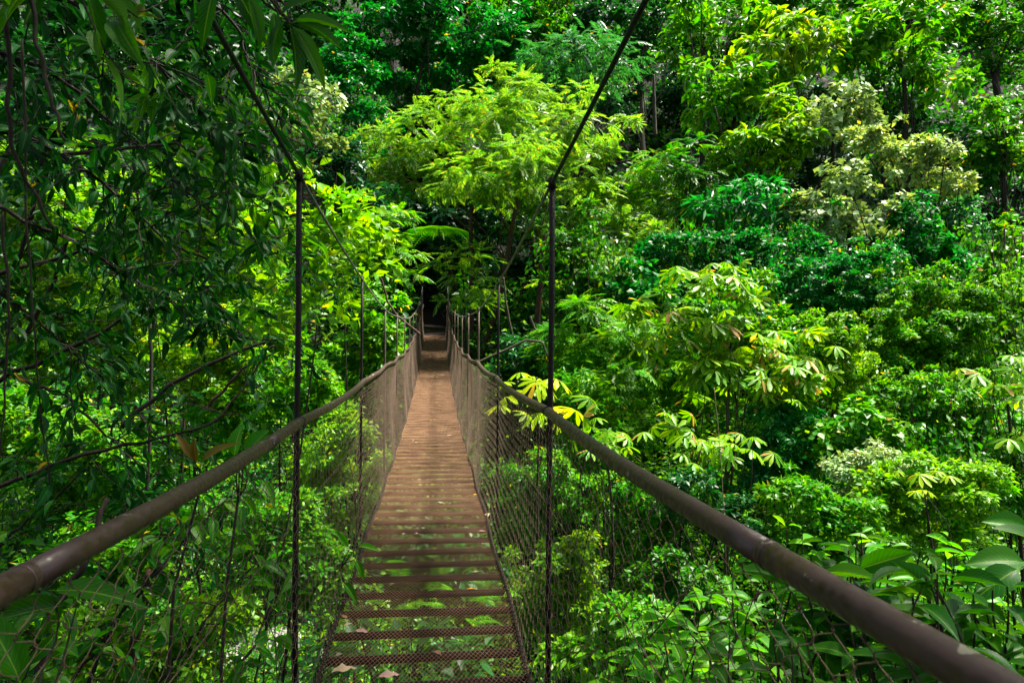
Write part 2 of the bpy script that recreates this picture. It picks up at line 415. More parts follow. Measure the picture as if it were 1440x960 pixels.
def T_palmate(k=9, rs=None, droop=.5, wl=.27):
    V = []; F = []; rs = rs or np.random.RandomState(1)
    for i in range(k):
        a = math.radians(-152 + 304 * i / (k - 1) + rs.uniform(-5, 5)); L = (.82 + .2 * math.cos(a * .6)) * rs.uniform(.9, 1.05)
        d = np.array([math.cos(a), math.sin(a), 0]); sd = np.array([-math.sin(a), math.cos(a), 0]); b = len(V)
        dz = lambda u: -droop * (u ** 1.8) * rs.uniform(.9, 1.1) + .04
        for u, wv in ((.04, .02), (.4, .30), (.7, .5), (.9, .3), (1.0, .0)):
            c = d * u * L; z = dz(u)
            V.append(c + sd * wv * wl + [0, 0, z]); V.append(c + [0, 0, z - .035 * wv * 2]); V.append(c - sd * wv * wl + [0, 0, z])
        for r_ in range(4):
            for s in (0, 1):
                q = b + r_ * 3 + s; F += [[q, q + 1, q + 4], [q, q + 4, q + 3]]
    return np.array(V, float), np.array(F)


def T_spray(n=9, lw=.26, rs=None, droop=.30):
    """a twig with leaves in two ranks, unit length"""
    rs = rs or np.random.RandomState(2)
    V = []; F = []
    bz = lambda u: -droop * u * u
    bv = [[0, .006, 0], [0, -.006, 0], [.5, .004, bz(.5)], [.5, -.004, bz(.5)], [1, 0, bz(1)]]
    V += bv; F += [[0, 1, 3], [0, 3, 2], [2, 3, 4]]
    tv, tf = T_simple()
    for i in range(n):
        u = .12 + .88 * i / (n - 1)
        for s in ((-1, 1) if i < n - 1 else (0,)):
            a = s * math.radians(62 - 22 * u + rs.uniform(-8, 8)); L = lw * (1.0 - .35 * abs(u - .5)) * rs.uniform(.85, 1.15) * 1.15
            c, sn = math.cos(a), math.sin(a)
            W = tv * np.array([L, L * .36, L])
            W = np.stack([W[:, 0] * c - W[:, 1] * sn, W[:, 0] * sn + W[:, 1] * c, W[:, 2] - .25 * np.abs(W[:, 0]) + rs.uniform(-.01, .01)], -1)
            W = W + np.array([u, 0, bz(u)]); b = len(V)
            V += W.tolist(); F += (tf + b).tolist()
    return np.array(V, float), np.array(F)


def T_fern(n=16):
    V = []; F = []
    tv, tf = T_simple()
    for i in range(n):
        u = .08 + .9 * i / (n - 1); L = .30 * math.sin(math.pi * (u ** .7)) + .03
        for s in (-1, 1):
            a = s * math.radians(78 - 20 * u); c, sn = math.cos(a), math.sin(a)
            W = tv * np.array([L, .055, L * .6])
            W = np.stack([W[:, 0] * c - W[:, 1] * sn, W[:, 0] * sn + W[:, 1] * c, W[:, 2]], -1) + np.array([u, 0, .25 * u - .62 * u * u])
            b = len(V); V += W.tolist(); F += (tf + b).tolist()
    b = len(V)
    us = np.linspace(0, 1, 8)
    for u in us:
        z = .25 * u - .62 * u * u; V += [[u, .008, z], [u, -.008, z]]
    for i in range(7):
        q = b + 2 * i; F += [[q, q + 1, q + 3], [q, q + 3, q + 2]]
    return np.array(V, float), np.array(F)


TS = T_simple()
TSPRAY = [T_spray(9, .26, np.random.RandomState(k)) for k in range(3)]
TPALM = [T_palmate(9, np.random.RandomState(k)) for k in range(4)]
TBL = [T_blade(8, .42, .30, .25), T_blade(8, .5, .15, .35), T_blade(8, .45, .5, .18)]
TLOW = [(lambda t: t)(T_blade(5, .45, .3, .25))]
TFERN = [T_fern()]


def nrm(v): return v / (np.linalg.norm(v, axis=-1, keepdims=True) + 1e-9)


def place(T, pos, ax, nr, size, wd):
    """T: list of templates; returns V,F,UV arrays of all leaves"""
    ax = nrm(ax); y = nrm(np.cross(nr, ax)); z = np.cross(ax, y)
    size = np.broadcast_to(size, (len(pos),)); wd = np.broadcast_to(wd, (len(pos),))
    Vs = []; Fs = []; Us = []; n0 = 0
    which = np.arange(len(pos)) % len(T)
    for k, t in enumerate(T):
        m_ = which == k
        if not m_.any(): continue
        tv, tf = t[0], t[1]; s = size[m_][:, None, None]; ww = wd[m_][:, None, None]
        V = pos[m_][:, None] + s * (tv[None, :, 0:1] * ax[m_][:, None] + ww * tv[None, :, 1:2] * y[m_][:, None] + tv[None, :, 2:3] * z[m_][:, None])
        N = m_.sum()
        F = (np.arange(N) * len(tv))[:, None, None] + tf[None] + n0
        Vs.append(V.reshape(-1, 3)); Fs.append(F.reshape(-1, 3)); n0 += N * len(tv)
        if len(t) > 2: Us.append(np.tile(t[2], (N, 1)))
    return np.concatenate(Vs), np.concatenate(Fs), (np.concatenate(Us) if Us else None)


TOTAL = [0]
KIND = {  # template list, width factor, area factor (leaf area / length^2), up weight, droop
    'leaf': (TS and [TS], .50, .25, .75, .25),
    'round': ([TS], .85, .42, .7, .3),
    'lance': ([TS], .30, .15, .6, .5),
    'blade': (TLOW, .42, .25, .7, .35),
    'spray': (TSPRAY, 1.0, .26, 1.3, .15),
    'palm': (TPALM, 1.0, 1.3, 1.1, .15),
    'big': (TBL, .42, .27, .8, .25),
    'biglance': (TBL, .27, .18, .6, .5),
    'fern': (TFERN, 1.0, .25, 1.4, .0),
}


def crown_points(rs, lobes, Ztree, kind, leaf_m, cov, facing=.35, back=.4):
    T, wf, af, upw, droop = KIND[kind]
    pos = []; ax = []; nr = []; sz = []; centers = []
    Cm = np.mean([l[0] for l in lobes], axis=0)
    for (c, rx, ry, rz) in lobes:
        rad = np.array([rx, rz, ry])
        n = int(cov * math.pi * rx * ry * 1.35 / (af * leaf_m ** 2)) + 3
        ncl = max(3, int(3 + 2.2 * cov * (rx * ry) / (max(leaf_m * 3.5, .3 * min(rx, ry)) ** 2)))
        ncl = min(ncl, 80); n = int(n * 1.3)
        d = nrm(rs.normal(size=(ncl * 3, 3))); d[:, 2] = d[:, 2] + .25; d = nrm(d)
        tocam = nrm(-c[None])[0]
        keep = (d @ tocam > -.25) | (rs.rand(len(d)) < back); d = d[keep][:ncl]
        far_ = rs.rand(len(d)) < .3; cl = c + d * rad * np.where(far_, rs.uniform(.95, 1.35, len(d)), rs.uniform(.35, .9, len(d)))[:, None]
        for q in cl[: min(len(cl), 9)]: centers.append(q)
        wgt = np.where(far_, .4, 1.0); k = rs.choice(len(cl), n, p=wgt / wgt.sum())
        rc = max(.30 * min(rx, ry), leaf_m * 1.7) * np.where(far_, rs.uniform(.4, .75, len(cl)), rs.uniform(.6, 1.5, len(cl)))
        e = nrm(rs.normal(size=(n, 3)) * [1, 1, .62] + [0, 0, .30])
        outd = nrm((cl[k] - c) / rad)
        e = nrm(e + outd * .55)
        p = cl[k] + e * (rc[k] * rs.uniform(.30, 1.05, n) ** .7 * np.where(rs.rand(n) < .12, rs.uniform(1.1, 1.6, n), 1))[:, None] * [1, 1, .34 if kind == 'spray' else .72]
        side = nrm(np.cross(e, rs.normal(size=(n, 3))))
        a = nrm(e * .8 + side * .75 + rs.normal(size=(n, 3)) * .25)
        a[:, 2] = a[:, 2] * (.45 if upw > 1 else .7) - droop * rs.uniform(.3, 1.5, n); a = nrm(a)
        u = np.array([0, 0, upw]) + outd * facing + e * .35 + rs.normal(size=(n, 3)) * (.22 if upw > 1 else .42)
        pos.append(p); ax.append(a); nr.append(u); sz.append(leaf_m * rs.uniform(.65, 1.3, n))
    return np.concatenate(pos), np.concatenate(ax), np.concatenate(nr), np.concatenate(sz), np.array(centers)


def curve_pts(a, b, rs, n=6, wob=.06, sag=0.0):
    a = np.asarray(a, float); b = np.asarray(b, float); t = np.linspace(0, 1, n)[:, None]
    L = np.linalg.norm(b - a); p = a + (b - a) * t
    off = rs.normal(size=(2, 3)) * L * wob
    p = p + np.sin(math.pi * t) * off[0] + np.sin(2 * math.pi * t) * off[1] * .5
    p[:, 2] += sag * L * np.sin(math.pi * t[:, 0])
    return p


SEED = [100]


def plant(label, Z, kind, pal, px, lobes, name='rainforest_tree', cat='tree', cov=3.0, base=None, bark=BARK, tr=None, facing=.35,
          group=None, limbs=True, depth=None, woody=True, sides=7):
    """a tree or bush of its own: crown lobes given as (px, py, rx, ry) seen from the bridge at distance Z"""
    SEED[0] += 1; rs = np.random.RandomState(SEED[0])
    L = []
    for l in lobes:
        dz = l[4] if len(l) > 4 else rs.uniform(-.25, .25) * l[2] / FPX * Z
        zz = Z + dz; rx = l[2] / FPX * zz; ry = l[3] / FPX * zz
        L.append((P(l[0], l[1], zz), rx, ry, depth or .5 * (rx + ry)))
    px = px * {'leaf': .68, 'round': .72, 'blade': .66, 'spray': .74, 'lance': .7}.get(kind, 1)
    if cat == 'shrub' and kind != 'fern' and Z > 7:      # the skirt of the bush reaches down towards the ground
        L += [(c - np.array([0, -.3 * b_, b_ * 1.15]), a_ * .9, b_ * .8, d_) for (c, a_, b_, d_) in L[:]]
    leaf = px / FPX * Z
    pos, ax, nr_, sz, cen = crown_points(rs, L, Z, kind, leaf, cov, facing)
    # keep foliage off the walkway
    bad = (np.abs(pos[:, 0] + .04) < .72) & (pos[:, 1] < 34.5) & (pos[:, 2] < deck_z(pos[:, 1]) + 2.1) & (pos[:, 2] > deck_z(pos[:, 1]) - .12)
    g = H(pos[:, 0], pos[:, 1]); ok = (~bad) & (pos[:, 2] > g + .02) & (np.linalg.norm(pos, axis=1) > .55)
    if ok.mean() < .6: print('BURIED', round(float(ok.mean()), 2), Z, label, [round(float((l[0][2] - H(l[0][0], l[0][1]))), 1) for l in L][:4])
    pos, ax, nr_, sz = pos[ok], ax[ok], nr_[ok], sz[ok]
    if len(pos) == 0: return None
    C = np.mean([l[0] for l in L], axis=0)
    if base is not None:
        bxy = P(*base)
    else:
        bxy = C + rs.normal(size=3) * [.25, .25, 0] * L[0][1]
        if abs(bxy[0]) < 1.3 and bxy[1] < 34: bxy[0] = 1.4 * (1 if bxy[0] > 0 else -1)
    gz = float(H(bxy[0], bxy[1]))
    root = thing(name, label, cat, (bxy[0], bxy[1], gz), group)
    org = (bxy[0], bxy[1], gz)
    T, wf = KIND[kind][0], KIND[kind][1]
    V, F, UV = place(T, pos, ax, nr_, sz, wf * rs.uniform(.8, 1.2, len(pos)))
    TOTAL[0] += len(F)
    mesh_np('crown' if cat == 'tree' else 'foliage', V, F, MAT[pal], root, uv=UV, origin=org, smooth=kind in ('big', 'biglance', 'blade'))
    # wood
    mb = MB(); bot = np.array([bxy[0], bxy[1], gz - .3])
    hgt = max(.4, C[2] - gz)
    r0 = tr or (max(.03, min(.28, hgt * .015)) if cat == 'tree' else max(.010, hgt * .006))
    top = np.array([C[0], C[1], C[2]])
    tp = curve_pts(bot, top, rs, 9, .03)
    mb.tube(tp, np.linspace(r0, r0 * .45, 9), sides)
    if limbs:
        for c in cen[:: max(1, len(cen) // 9)]:
            u = rs.uniform(.45, .98); s = tp[int(u * 8)]
            rr = r0 * .30 * (1 - .4 * u)
            mb.tube(curve_pts(s, c, rs, 6, .07, .08), np.linspace(rr, rr * .25 + .003, 6), 5, cap=False)
    mb.build('trunk' if cat == 'tree' else 'stems', bark, root, smooth=True, origin=org)
    return root


# ------------------------------------------------------------------ the bridge
CX = -.039
ST0, DST = 3.217, 2.7306
RAILL = {-2: -.36, -1: -.345, 0: -.375, 1: -.353, 2: -.312, 3: -.282, 4: -.22, 5: -.087, 6: .10, 7: .34, 8: .62, 9: .95, 10: 1.32, 11: 1.70}
RAILR = {-2: -.34, -1: -.325, 0: -.332, 1: -.323, 2: -.271, 3: -.245, 4: -.172, 5: -.035, 6: .142, 7: .382, 8: .64, 9: .97, 10: 1.33, 11: 1.70}
CABL = {-2: 1.42, -1: 1.065, 0: .75, 1: .517, 2: .383, 3: .394, 4: .459, 5: .557, 6: .74, 7: .968, 8: 1.25, 9: 1.6, 10: 2.05, 11: 2.62}
CABR = {-2: 1.40, -1: 1.05, 0: .753, 1: .51, 2: .398, 3: .427, 4: .5, 5: .631, 6: .804, 7: .983, 8: 1.25, 9: 1.6, 10: 2.05, 11: 2.62}
KS = sorted(RAILL)
KY = np.array([ST0 + DST * k for k in KS])


def prof(D):
    v = np.array([D[k] for k in KS])
    def f(y):
        # smooth Catmull style interpolation
        y = np.asarray(y, float); i = np.clip(((y - KY[0]) / DST).astype(int), 0, len(KS) - 2); t = (y - KY[i]) / DST
        p0 = v[np.maximum(i - 1, 0)]; p1 = v[i]; p2 = v[i + 1]; p3 = v[np.minimum(i + 2, len(v) - 1)]
        return .5 * (2 * p1 + (p2 - p0) * t + (2 * p0 - 5 * p1 + 4 * p2 - p3) * t * t + (3 * p1 - p0 - 3 * p2 + p3) * t ** 3)
    return f


fRL, fRR, fCL, fCR = prof(RAILL), prof(RAILR), prof(CABL), prof(CABR)


def deck_z(y):
    y = np.asarray(y, float)
    return np.interp(y, [-5, 0, 9.5, 12, 14, 16, 18, 20, 22, 24, 27, 30, 33.4, 60], [-1.6, -1.6, -1.575, -1.545, -1.485, -1.40, -1.30, -1.16, -1.0, -.80, -.46, -.08, .40, .9])


def railsag(y, fr, hum):
    k = ((y - ST0) / DST) % 1.0
    return fr(y) - hum * np.sin(math.pi * k) ** 1.0


def build_bridge():
    rs = np.random.RandomState(5)
    Y0, Y1 = -2.0, 33.2
    root = thing('suspension_bridge', 'long narrow brown steel footbridge hanging over the gorge into the forest', 'bridge', (CX, Y0, -1.6))
    HW, RW = .50, .575
    fr = {-1: fRL, 1: fRR}; fc = {-1: fCL, 1: fCR}
    def rail_p(s, y):
        y = np.asarray(y, float)
        hum = .012 + .01 * sm(5, 12, y)
        jit = .007 * np.sin(y * 2.3 + s) + .002 * np.sin(y * 5.1 + 2 * s)
        return np.stack([CX + s * RW + (.006 * np.sin(y * 1.7 + s * 2)) * sm(3, 6, y) - s * .02 * np.sin(math.pi * (((y - ST0) / DST) % 1)), y, railsag(y, fr[s], hum) + jit * sm(4, 8, y)], -1)
    def edge_p(s, y):
        y = np.asarray(y, float)
        return np.stack([CX + s * HW + .008 * np.sin(y * 3.1 + s), y, deck_z(y) + .004 * np.sin(y * 7 + s)], -1)
    for s in (-1, 1):
        # handrail: painted pipe in lengths with joints
        jy = [-2.0, -.35, 1.08 if s < 0 else 1.02, 3.18 if s > 0 else 2.55, 5.9 if s > 0 else 6.6, 9.0, 12.1, 15, 19, 23, 28, Y1]
        mb = MB()
        for a, b in zip(jy[:-1], jy[1:]):
            yy = np.linspace(a, b - .006, max(6, int((b - a) / .12)))
            p = rail_p(s, yy)
            if a > 3: p[:, 2] += .005 * np.sin((yy - a) / (b - a) * math.pi)
            rr = .0228 + .0012 * np.sin(yy * 9 + s) * (a > 3)
            mb.tube(p, rr, 20)
        rail = mb.build('handrail', STEEL, root, True)
        for j in jy[1:-1]:
            m2 = MB(); q = rail_p(s, np.array([j - .009, j - .007, j + .007, j + .009])); m2.tube(q, [.0235, .0241, .0241, .0235], 20)
            m2.build('joint_sleeve', STEEL, rail, True)
        # main cable
        yy = np.linspace(Y0 - .3, Y1, 140)
        cp = np.stack([np.full_like(yy, CX + s * .585), yy, fc[s](yy)], -1)
        near = yy < 3.3
        mb = MB(); mb.tube(cp[near | (np.roll(near, 1))], .0088, 10); mb.build('sheathed_cable', SHEATH, root, True)
        mb = MB(); mb.tube(cp[~near], .0078, 8); cab = mb.build('main_cable', CABLE, root, True)
        # hangers
        for k in range(-1, 11):
            y = ST0 + DST * k; x = CX + s * RW
            top = float(fc[s](y)); rz = float(rail_p(s, y)[2]); bz = float(deck_z(y)) - .07
            h = MB(); x = CX + s * (RW + .012)
            if s * 1 > 0: xo = x
            pts = np.array([[x, y, bz], [x + rs.uniform(-.004, .004), y, (bz + rz) / 2], [x, y, rz], [x + rs.uniform(-.003, .003), y, (rz + top) / 2], [x, y, top + .03]])
            h.tube(pts, .0115 if k > 0 else .0135, 8)
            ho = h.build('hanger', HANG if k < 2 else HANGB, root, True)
            h = MB(); q_ = 1 if k < 1 else .6; h.box((x, y, top), (.03 * q_, .045 * q_, .05 * q_)); h.tube([[x - .028 * q_, y, top + .012], [x + .028 * q_, y, top + .012]], .006, 6); h.tube([[x - .028 * q_, y + .012, top - .012], [x + .028 * q_, y + .012, top - .012]], .005, 6)
            h.build('cable_clamp', HANG, ho)
            h = MB(); h.tube(rail_p(s, np.array([y - .014, y, y + .014])), .0250, 14); h.build('rail_strap', HANG, ho, True)
            if k < 6:   # wire lacing twisted round the hanger below the rail
                t = np.linspace(0, 1, 90); h = MB()
                h.tube(np.stack([x + .0135 * np.cos(t * 70), y + .0135 * np.sin(t * 70), bz + (rz - bz) * t], -1), .0022, 4, cap=False)
                h.build('lacing_wire', WIRE, ho)
        # side netting: chain link
        P_, Hh = .045, .036
        A = []; B = []
        n = int((Y1 - Y0) / P_); nv = 36
        for near_ in (True, False):
            i = np.arange(n); yb = Y0 + i * P_
            sel = (yb < 7) if near_ else (yb >= 7)
            yb = yb[sel]; ii = i[sel]
            sub = 4 if near_ else 1
            tt = np.linspace(0, nv, nv * sub + 1)
            tri = np.abs(((tt[None] + ii[:, None]) % 2) - 1)         # 0..1 zigzag
            if near_: tri = .5 - .5 * np.cos(np.clip(tri * 1.16 - .08, 0, 1) * math.pi) * .75 - .125 * (1 - 2 * tri)
            y = yb[:, None] + (tri - .5) * P_ * 1.08
            wob = .010 * np.sin(tt[None] * .7 + yb[:, None] * 5) + .006 * np.sin(tt[None] * 1.9 + yb[:, None] * 13)
            y = y + wob
            v = tt[None] / nv * np.ones_like(y)
            lo = edge_p(s, y.ravel()).reshape(*y.shape, 3); hi = rail_p(s, y.ravel()).reshape(*y.shape, 3)
            hi[..., 2] -= .015
            pt = lo * (1 - v[..., None]) + hi * v[..., None]
            bulge = .035 * np.sin(math.pi * v) * (1 + .5 * np.sin(y * 1.3))
            pt[..., 0] += s * bulge + .004 * np.sin(tt * math.pi)[None]
            A.append(pt[:, :-1].reshape(-1, 3)); B.append(pt[:, 1:].reshape(-1, 3))
        A = np.concatenate(A); B = np.concatenate(B)
        V, F = segs(A, B, np.interp(A[:, 1], [0, 2.5, 7, 9], [.0012, .0013, .0015, .0019]), 3)
        mesh_np('side_netting', V, F, WIRE, root)
        # deck edge cable with rolled grating edge laced over it
        yy = np.linspace(Y0, Y1, 420)
        mb = MB(); q = edge_p(s, yy); q[:, 2] += .006 * np.sin(yy * 40); mb.tube(q, .011, 6)
        t = np.linspace(Y0, 9, 2200); q = edge_p(s, t); q[:, 0] += .019 * np.cos(t * 110); q[:, 2] += .019 * np.sin(t * 110)
        mb.tube(q, .0026, 4, cap=False)
        mb.build('deck_edge_cable', RUST, root, True)
        # thin wire running half way up the netting
        mb = MB(); yy = np.linspace(Y0, Y1, 120); l = edge_p(s, yy); h_ = rail_p(s, yy); q = l * .36 + h_ * .64; q[:, 0] += s * .04; mb.tube(q, .0022, 4)
        mb.build('netting_wire', WIRE, root)
    # treads: angle irons
    ty = np.arange(-.80, 33.0, .288)
    stuff = MB(); cnt = 0
    for k, y in enumerate(ty):
        z = float(deck_z(y)) - .006; sl = float(deck_z(y + .1) - deck_z(y - .1)) / .2; c, sn = math.cos(sl), math.sin(sl)
        rot = np.array([[1, 0, 0], [0, c, -sn], [0, sn, c]]); tw = rs.uniform(-.02, .02)
        rot = np.array([[math.cos(tw), -math.sin(tw), 0], [math.sin(tw), math.cos(tw), 0], [0, 0, 1]]) @ rot
        visible = y > 2.6 and cnt < 100
        mb = MB() if visible else stuff
        mb.box(np.array([CX, y, z - .0025]), (1.0, .014, .005), rot)
        mb.box(np.array([CX, y - .0045, z - .023]), (.99, .005, .036), rot)
        if visible:
            cnt += 1; mb.build('tread', RUST, root)
    tag(stuff.build('tread_supports', RUST, root), kind='stuff')
    # expanded metal walking surface
    def grate(ya, yb, cw, cl, th, wd):
        nx = int(round(2 * HW / cw)) * 2; ny = int(round((yb - ya) / cl)) * 2
        xs = np.linspace(-HW, HW, nx + 1); ys = np.linspace(ya, yb, ny + 1)
        I, J = np.meshgrid(np.arange(nx), np.arange(ny)); I = I.ravel(); J = J.ravel()
        up = (I + J) % 2 == 0
        x0 = xs[I]; x1 = xs[I + 1]; y0 = np.where(up, ys[J], ys[J + 1]); y1 = np.where(up, ys[J + 1], ys[J])
        def pt(x, y): return np.stack([CX + x, y + .004 * np.sin(x * 9), deck_z(y) + .003 + .006 * np.sin(x * 5 + y * 2) * np.sin(y * math.pi / .288) ** 2], -1)
        return segs(pt(x0, y0), pt(x1, y1), th, 3)
    parts = [grate(-.8, 6.0, .0235, .047, .0011, 0), grate(6.0, 11.0, .0235, .047, .0014, 0), grate(11.0, 33.2, .047, .094, .0034, 0)]
    V = np.concatenate([q[0] for q in parts]); o1 = len(parts[0][0]); F = np.concatenate([parts[0][1], parts[1][1] + o1, parts[2][1] + o1 + len(parts[1][0])])
    mesh_np('deck_grating', V, F, GRATE, root)
    # end posts
    for s in (-1, 1):
        for (y, zt) in ((Y1 + .05, 2.75), (Y0 - .35, 1.6)):
            g = float(H(CX + s * .64, y)) - .5
            mb = MB(); mb.tube([[CX + s * .64, y, g], [CX + s * .63, y, zt * .4], [CX + s * .62, y, zt]], .055, 10); po = mb.build('end_post', HANG, root, True)
            mb = MB(); mb.box((CX + s * .62, y, zt + .02), (.15, .15, .03)); mb.build('post_cap', HANG, po)
    # landing plate on the near bank
    mb = MB(); mb.box((CX, Y0 + .5, -1.66), (1.15, 1.5, .08)); mb.build('landing_plate', RUST, root)
    return root


build_bridge()

# ------------------------------------------------------------------ leaves lying on the deck
def litter_leaf(seed):
    rs = np.random.RandomState(seed)
    V, F, _ = T_blade(7, .45, rs.uniform(-.1, .1), rs.uniform(.08, .25), .14, rs.uniform(.05, .15))
    V[:, 1] *= .5
    return V, F


LV = [litter_leaf(k) for k in range(5)]


def drop_leaf(px, py, size, ang, mat, label, group=None, tilt=0, y=None, x=None):
    if y is None:
        # find the deck point under that pixel
        for yy in np.arange(2.5, 33, .01):
            dz = float(deck_z(yy))
            d = P(px, py, 1.0); k = dz / d[2] if d[2] < -1e-4 else 1e9
            if d[1] * k <= yy: break
        x, y = d[0] * k, d[1] * k
    V, F = LV[rnd.randrange(5)]
    mn = V[:, 2].min() * size
    size *= .8
    o = mesh_np('fallen_leaf', V * size, F, LITTER[mat], smooth=True, origin=(0, 0, 0))
    o.location = (x, y, float(deck_z(y)) + .008 - mn)
    o.rotation_euler = (rnd.uniform(-.15, .15), tilt, ang)
    return tag(o, label, 'leaf', group)


near_leaves = [
    (488, 871, .085, 2.2, 'brown', 'curled red-brown leaf on the left deck edge above two tan ones'),
    (484, 881, .06, .6, 'tan', 'small pale tan leaf between two brown ones at the left deck edge'),
    (499, 888, .10, -.4, 'pinkish', 'long dull brown leaf just right of the small tan one at the deck edge'),
    (620, 922, .075, 2.3, 'brown', 'single brown leaf lying on open grating near the bottom of the deck'),
    (664, 806, .065, .3, 'tan', 'pale cream crumpled leaf on the right side of the grating'),
    (656, 830, .075, .05, 'orange', 'bright orange narrow leaf on the grating below the cream one'),
    (667, 697, .075, 1.1, 'orange', 'yellow-orange upright leaf near the right edge halfway along the treads'),
    (687, 727, .13, 1.7, 'tan', 'pale curled leaf caught on the right edge cable'),
    (566, 753, .07, 1.2, 'pinkish', 'leftmost of two pinkish crumpled leaves on one tread'),
    (581, 753, .08, .2, 'pinkish', 'right one of the two pinkish crumpled leaves on one tread'),
    (672, 748, .08, -.2, 'pinkish', 'dusty pink leaf on the right below the curled edge leaf'),
    (532, 958, .13, .4, 'pinkish', 'large rumpled pale leaf at the very bottom of the deck'),
    (466, 952, .16, .5, 'tan', 'long golden stalk-like leaf at the bottom left deck corner'),
]
for a in near_leaves:
    drop_leaf(*a)
for k in range(130):
    y = rnd.uniform(20, 33) if k > 22 else rnd.uniform(10, 20); x = CX + rnd.uniform(-.46, .46) * (1 if k % 3 else .98)
    drop_leaf(0, 0, rnd.uniform(.09, .17) * (1 if y > 20 else .6), rnd.uniform(0, 6.28), rnd.choice(['tan', 'brown', 'pinkish', 'tan', 'orange']), 'small dry leaf, one of the many scattered along the middle and far deck', 'dry leaves along the middle and far deck', y=y, x=x)

# ------------------------------------------------------------------ boulders in the stream
def boulder(x, y, s, label, seed):
    bm_v = []; rs = np.random.RandomState(seed)
    n, mth = 16, 10
    for i in range(mth + 1):
        ph = math.pi * i / mth
        for j in range(n):
            th = 2 * math.pi * j / n
            d = np.array([math.sin(ph) * math.cos(th), math.sin(ph) * math.sin(th), math.cos(ph)])
            r_ = 1 + .18 * lump(d[0] * 2 + seed, d[1] * 2 + d[2] * 3, 1.3, seed)
            bm_v.append(d * r_ * np.array([s, s * .8, s * .6]))
    F = [[i * n + j, (i + 1) * n + j, (i + 1) * n + (j + 1) % n, i * n + (j + 1) % n] for i in range(mth) for j in range(n)]
    o = mesh_np('boulder', np.array(bm_v), np.array(F), ROCK, smooth=True, origin=(0, 0, 0))
    o.location = (x, y, float(H(x, y)) + s * .25)
    tag(o, label, 'rock')


def at_ground(px, py):
    d = P(px, py, 1.0)
    for k in np.arange(2, 150, .05):
        p = d * k
        if p[2] < H(p[0], p[1]): return p
    return d * 60


for (px, py, s, lab) in ((372, 925, .75, 'pale boulder glimpsed through the left netting low beside the hanger'),
                         (350, 905, .45, 'smaller pale rock just behind the boulder at the lower left'),
                         (325, 940, .5, 'whitish rock at the bottom left of the boulder pair')):
    q = at_ground(px, py); boulder(q[0], q[1], s, lab, int(px))
# ------------------------------------------------------------------ undergrowth that covers the slopes
def carpet(name, n, rmin, rmax, seed, mat, kind='leaf', size=.0095, lumph=1.2, label=None, w=.5, amin=-62, amax=55):
    rs = np.random.RandomState(seed)
    r = rmin * (rmax / rmin) ** rs.rand(n); a = np.radians(rs.uniform(amin, amax, n))
    x = r * np.sin(a); y = r * np.cos(a) * 1.0
    L = lump(x, y, .9, 21) * .5 + lump(x, y, 2.2, 22) * .35
    dep = lumph * (1 + L) * np.clip(r / 14, .35, 1.6)
    z = H(x, y) + dep * rs.rand(n) ** .45
    ok = ~((np.abs(x - CX) < 1.0) & (y < 33.5) & (z > deck_z(y) - .5)) & (z > H(x, y) + .02) & ~((np.abs(x + .05 * (y - 34)) < 1.0) & (y > 32) & (y < 58))
    ok &= np.hypot(x, y) > 1.2
    x, y, z, r = x[ok], y[ok], z[ok], r[ok]; n = len(x)
    e = 1.0
    gx = (H(x + e, y) - H(x - e, y)) / 2; gy = (H(x, y + e) - H(x, y - e)) / 2
    N = nrm(np.stack([-gx * .6, -gy * .6, np.ones(n)], -1)) + rs.normal(size=(n, 3)) * .42
    A = rs.normal(size=(n, 3)); A[:, 2] = A[:, 2] * .5 - .3
    V, F, UV = place(KIND[kind][0], np.stack([x, y, z], -1), A, N, np.clip(size * r, .05, .42) * rs.uniform(.6, 1.35, n), w * rs.uniform(.8, 1.2, n))
    TOTAL[0] += len(F)
    tag(mesh_np(name, V, F, MAT[mat], uv=UV), label=label, kind='stuff', cat='undergrowth')


carpet('undergrowth', 210000, 5, 100, 1, 'mid', label='tangled small-leaved creeper covering the gorge slopes', amin=-60, amax=50)
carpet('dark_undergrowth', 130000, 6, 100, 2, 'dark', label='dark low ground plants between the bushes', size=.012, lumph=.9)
carpet('fern_undergrowth', 2200, 2.5, 40, 3, 'mid', kind='fern', size=.03, lumph=.5, label='low bright fern fronds on the gorge floor', w=1.0)

carpet('creeper_wall', 150000, 10, 36, 5, 'bright', label='fine bright creeper wall hanging over the right slope', amin=13, amax=50, size=.0078, lumph=2.6)
carpet('pale_undergrowth', 30000, 9, 30, 6, 'lime', label='light green seedlings and creeper tips among the slope bushes', size=.008, lumph=1.9)


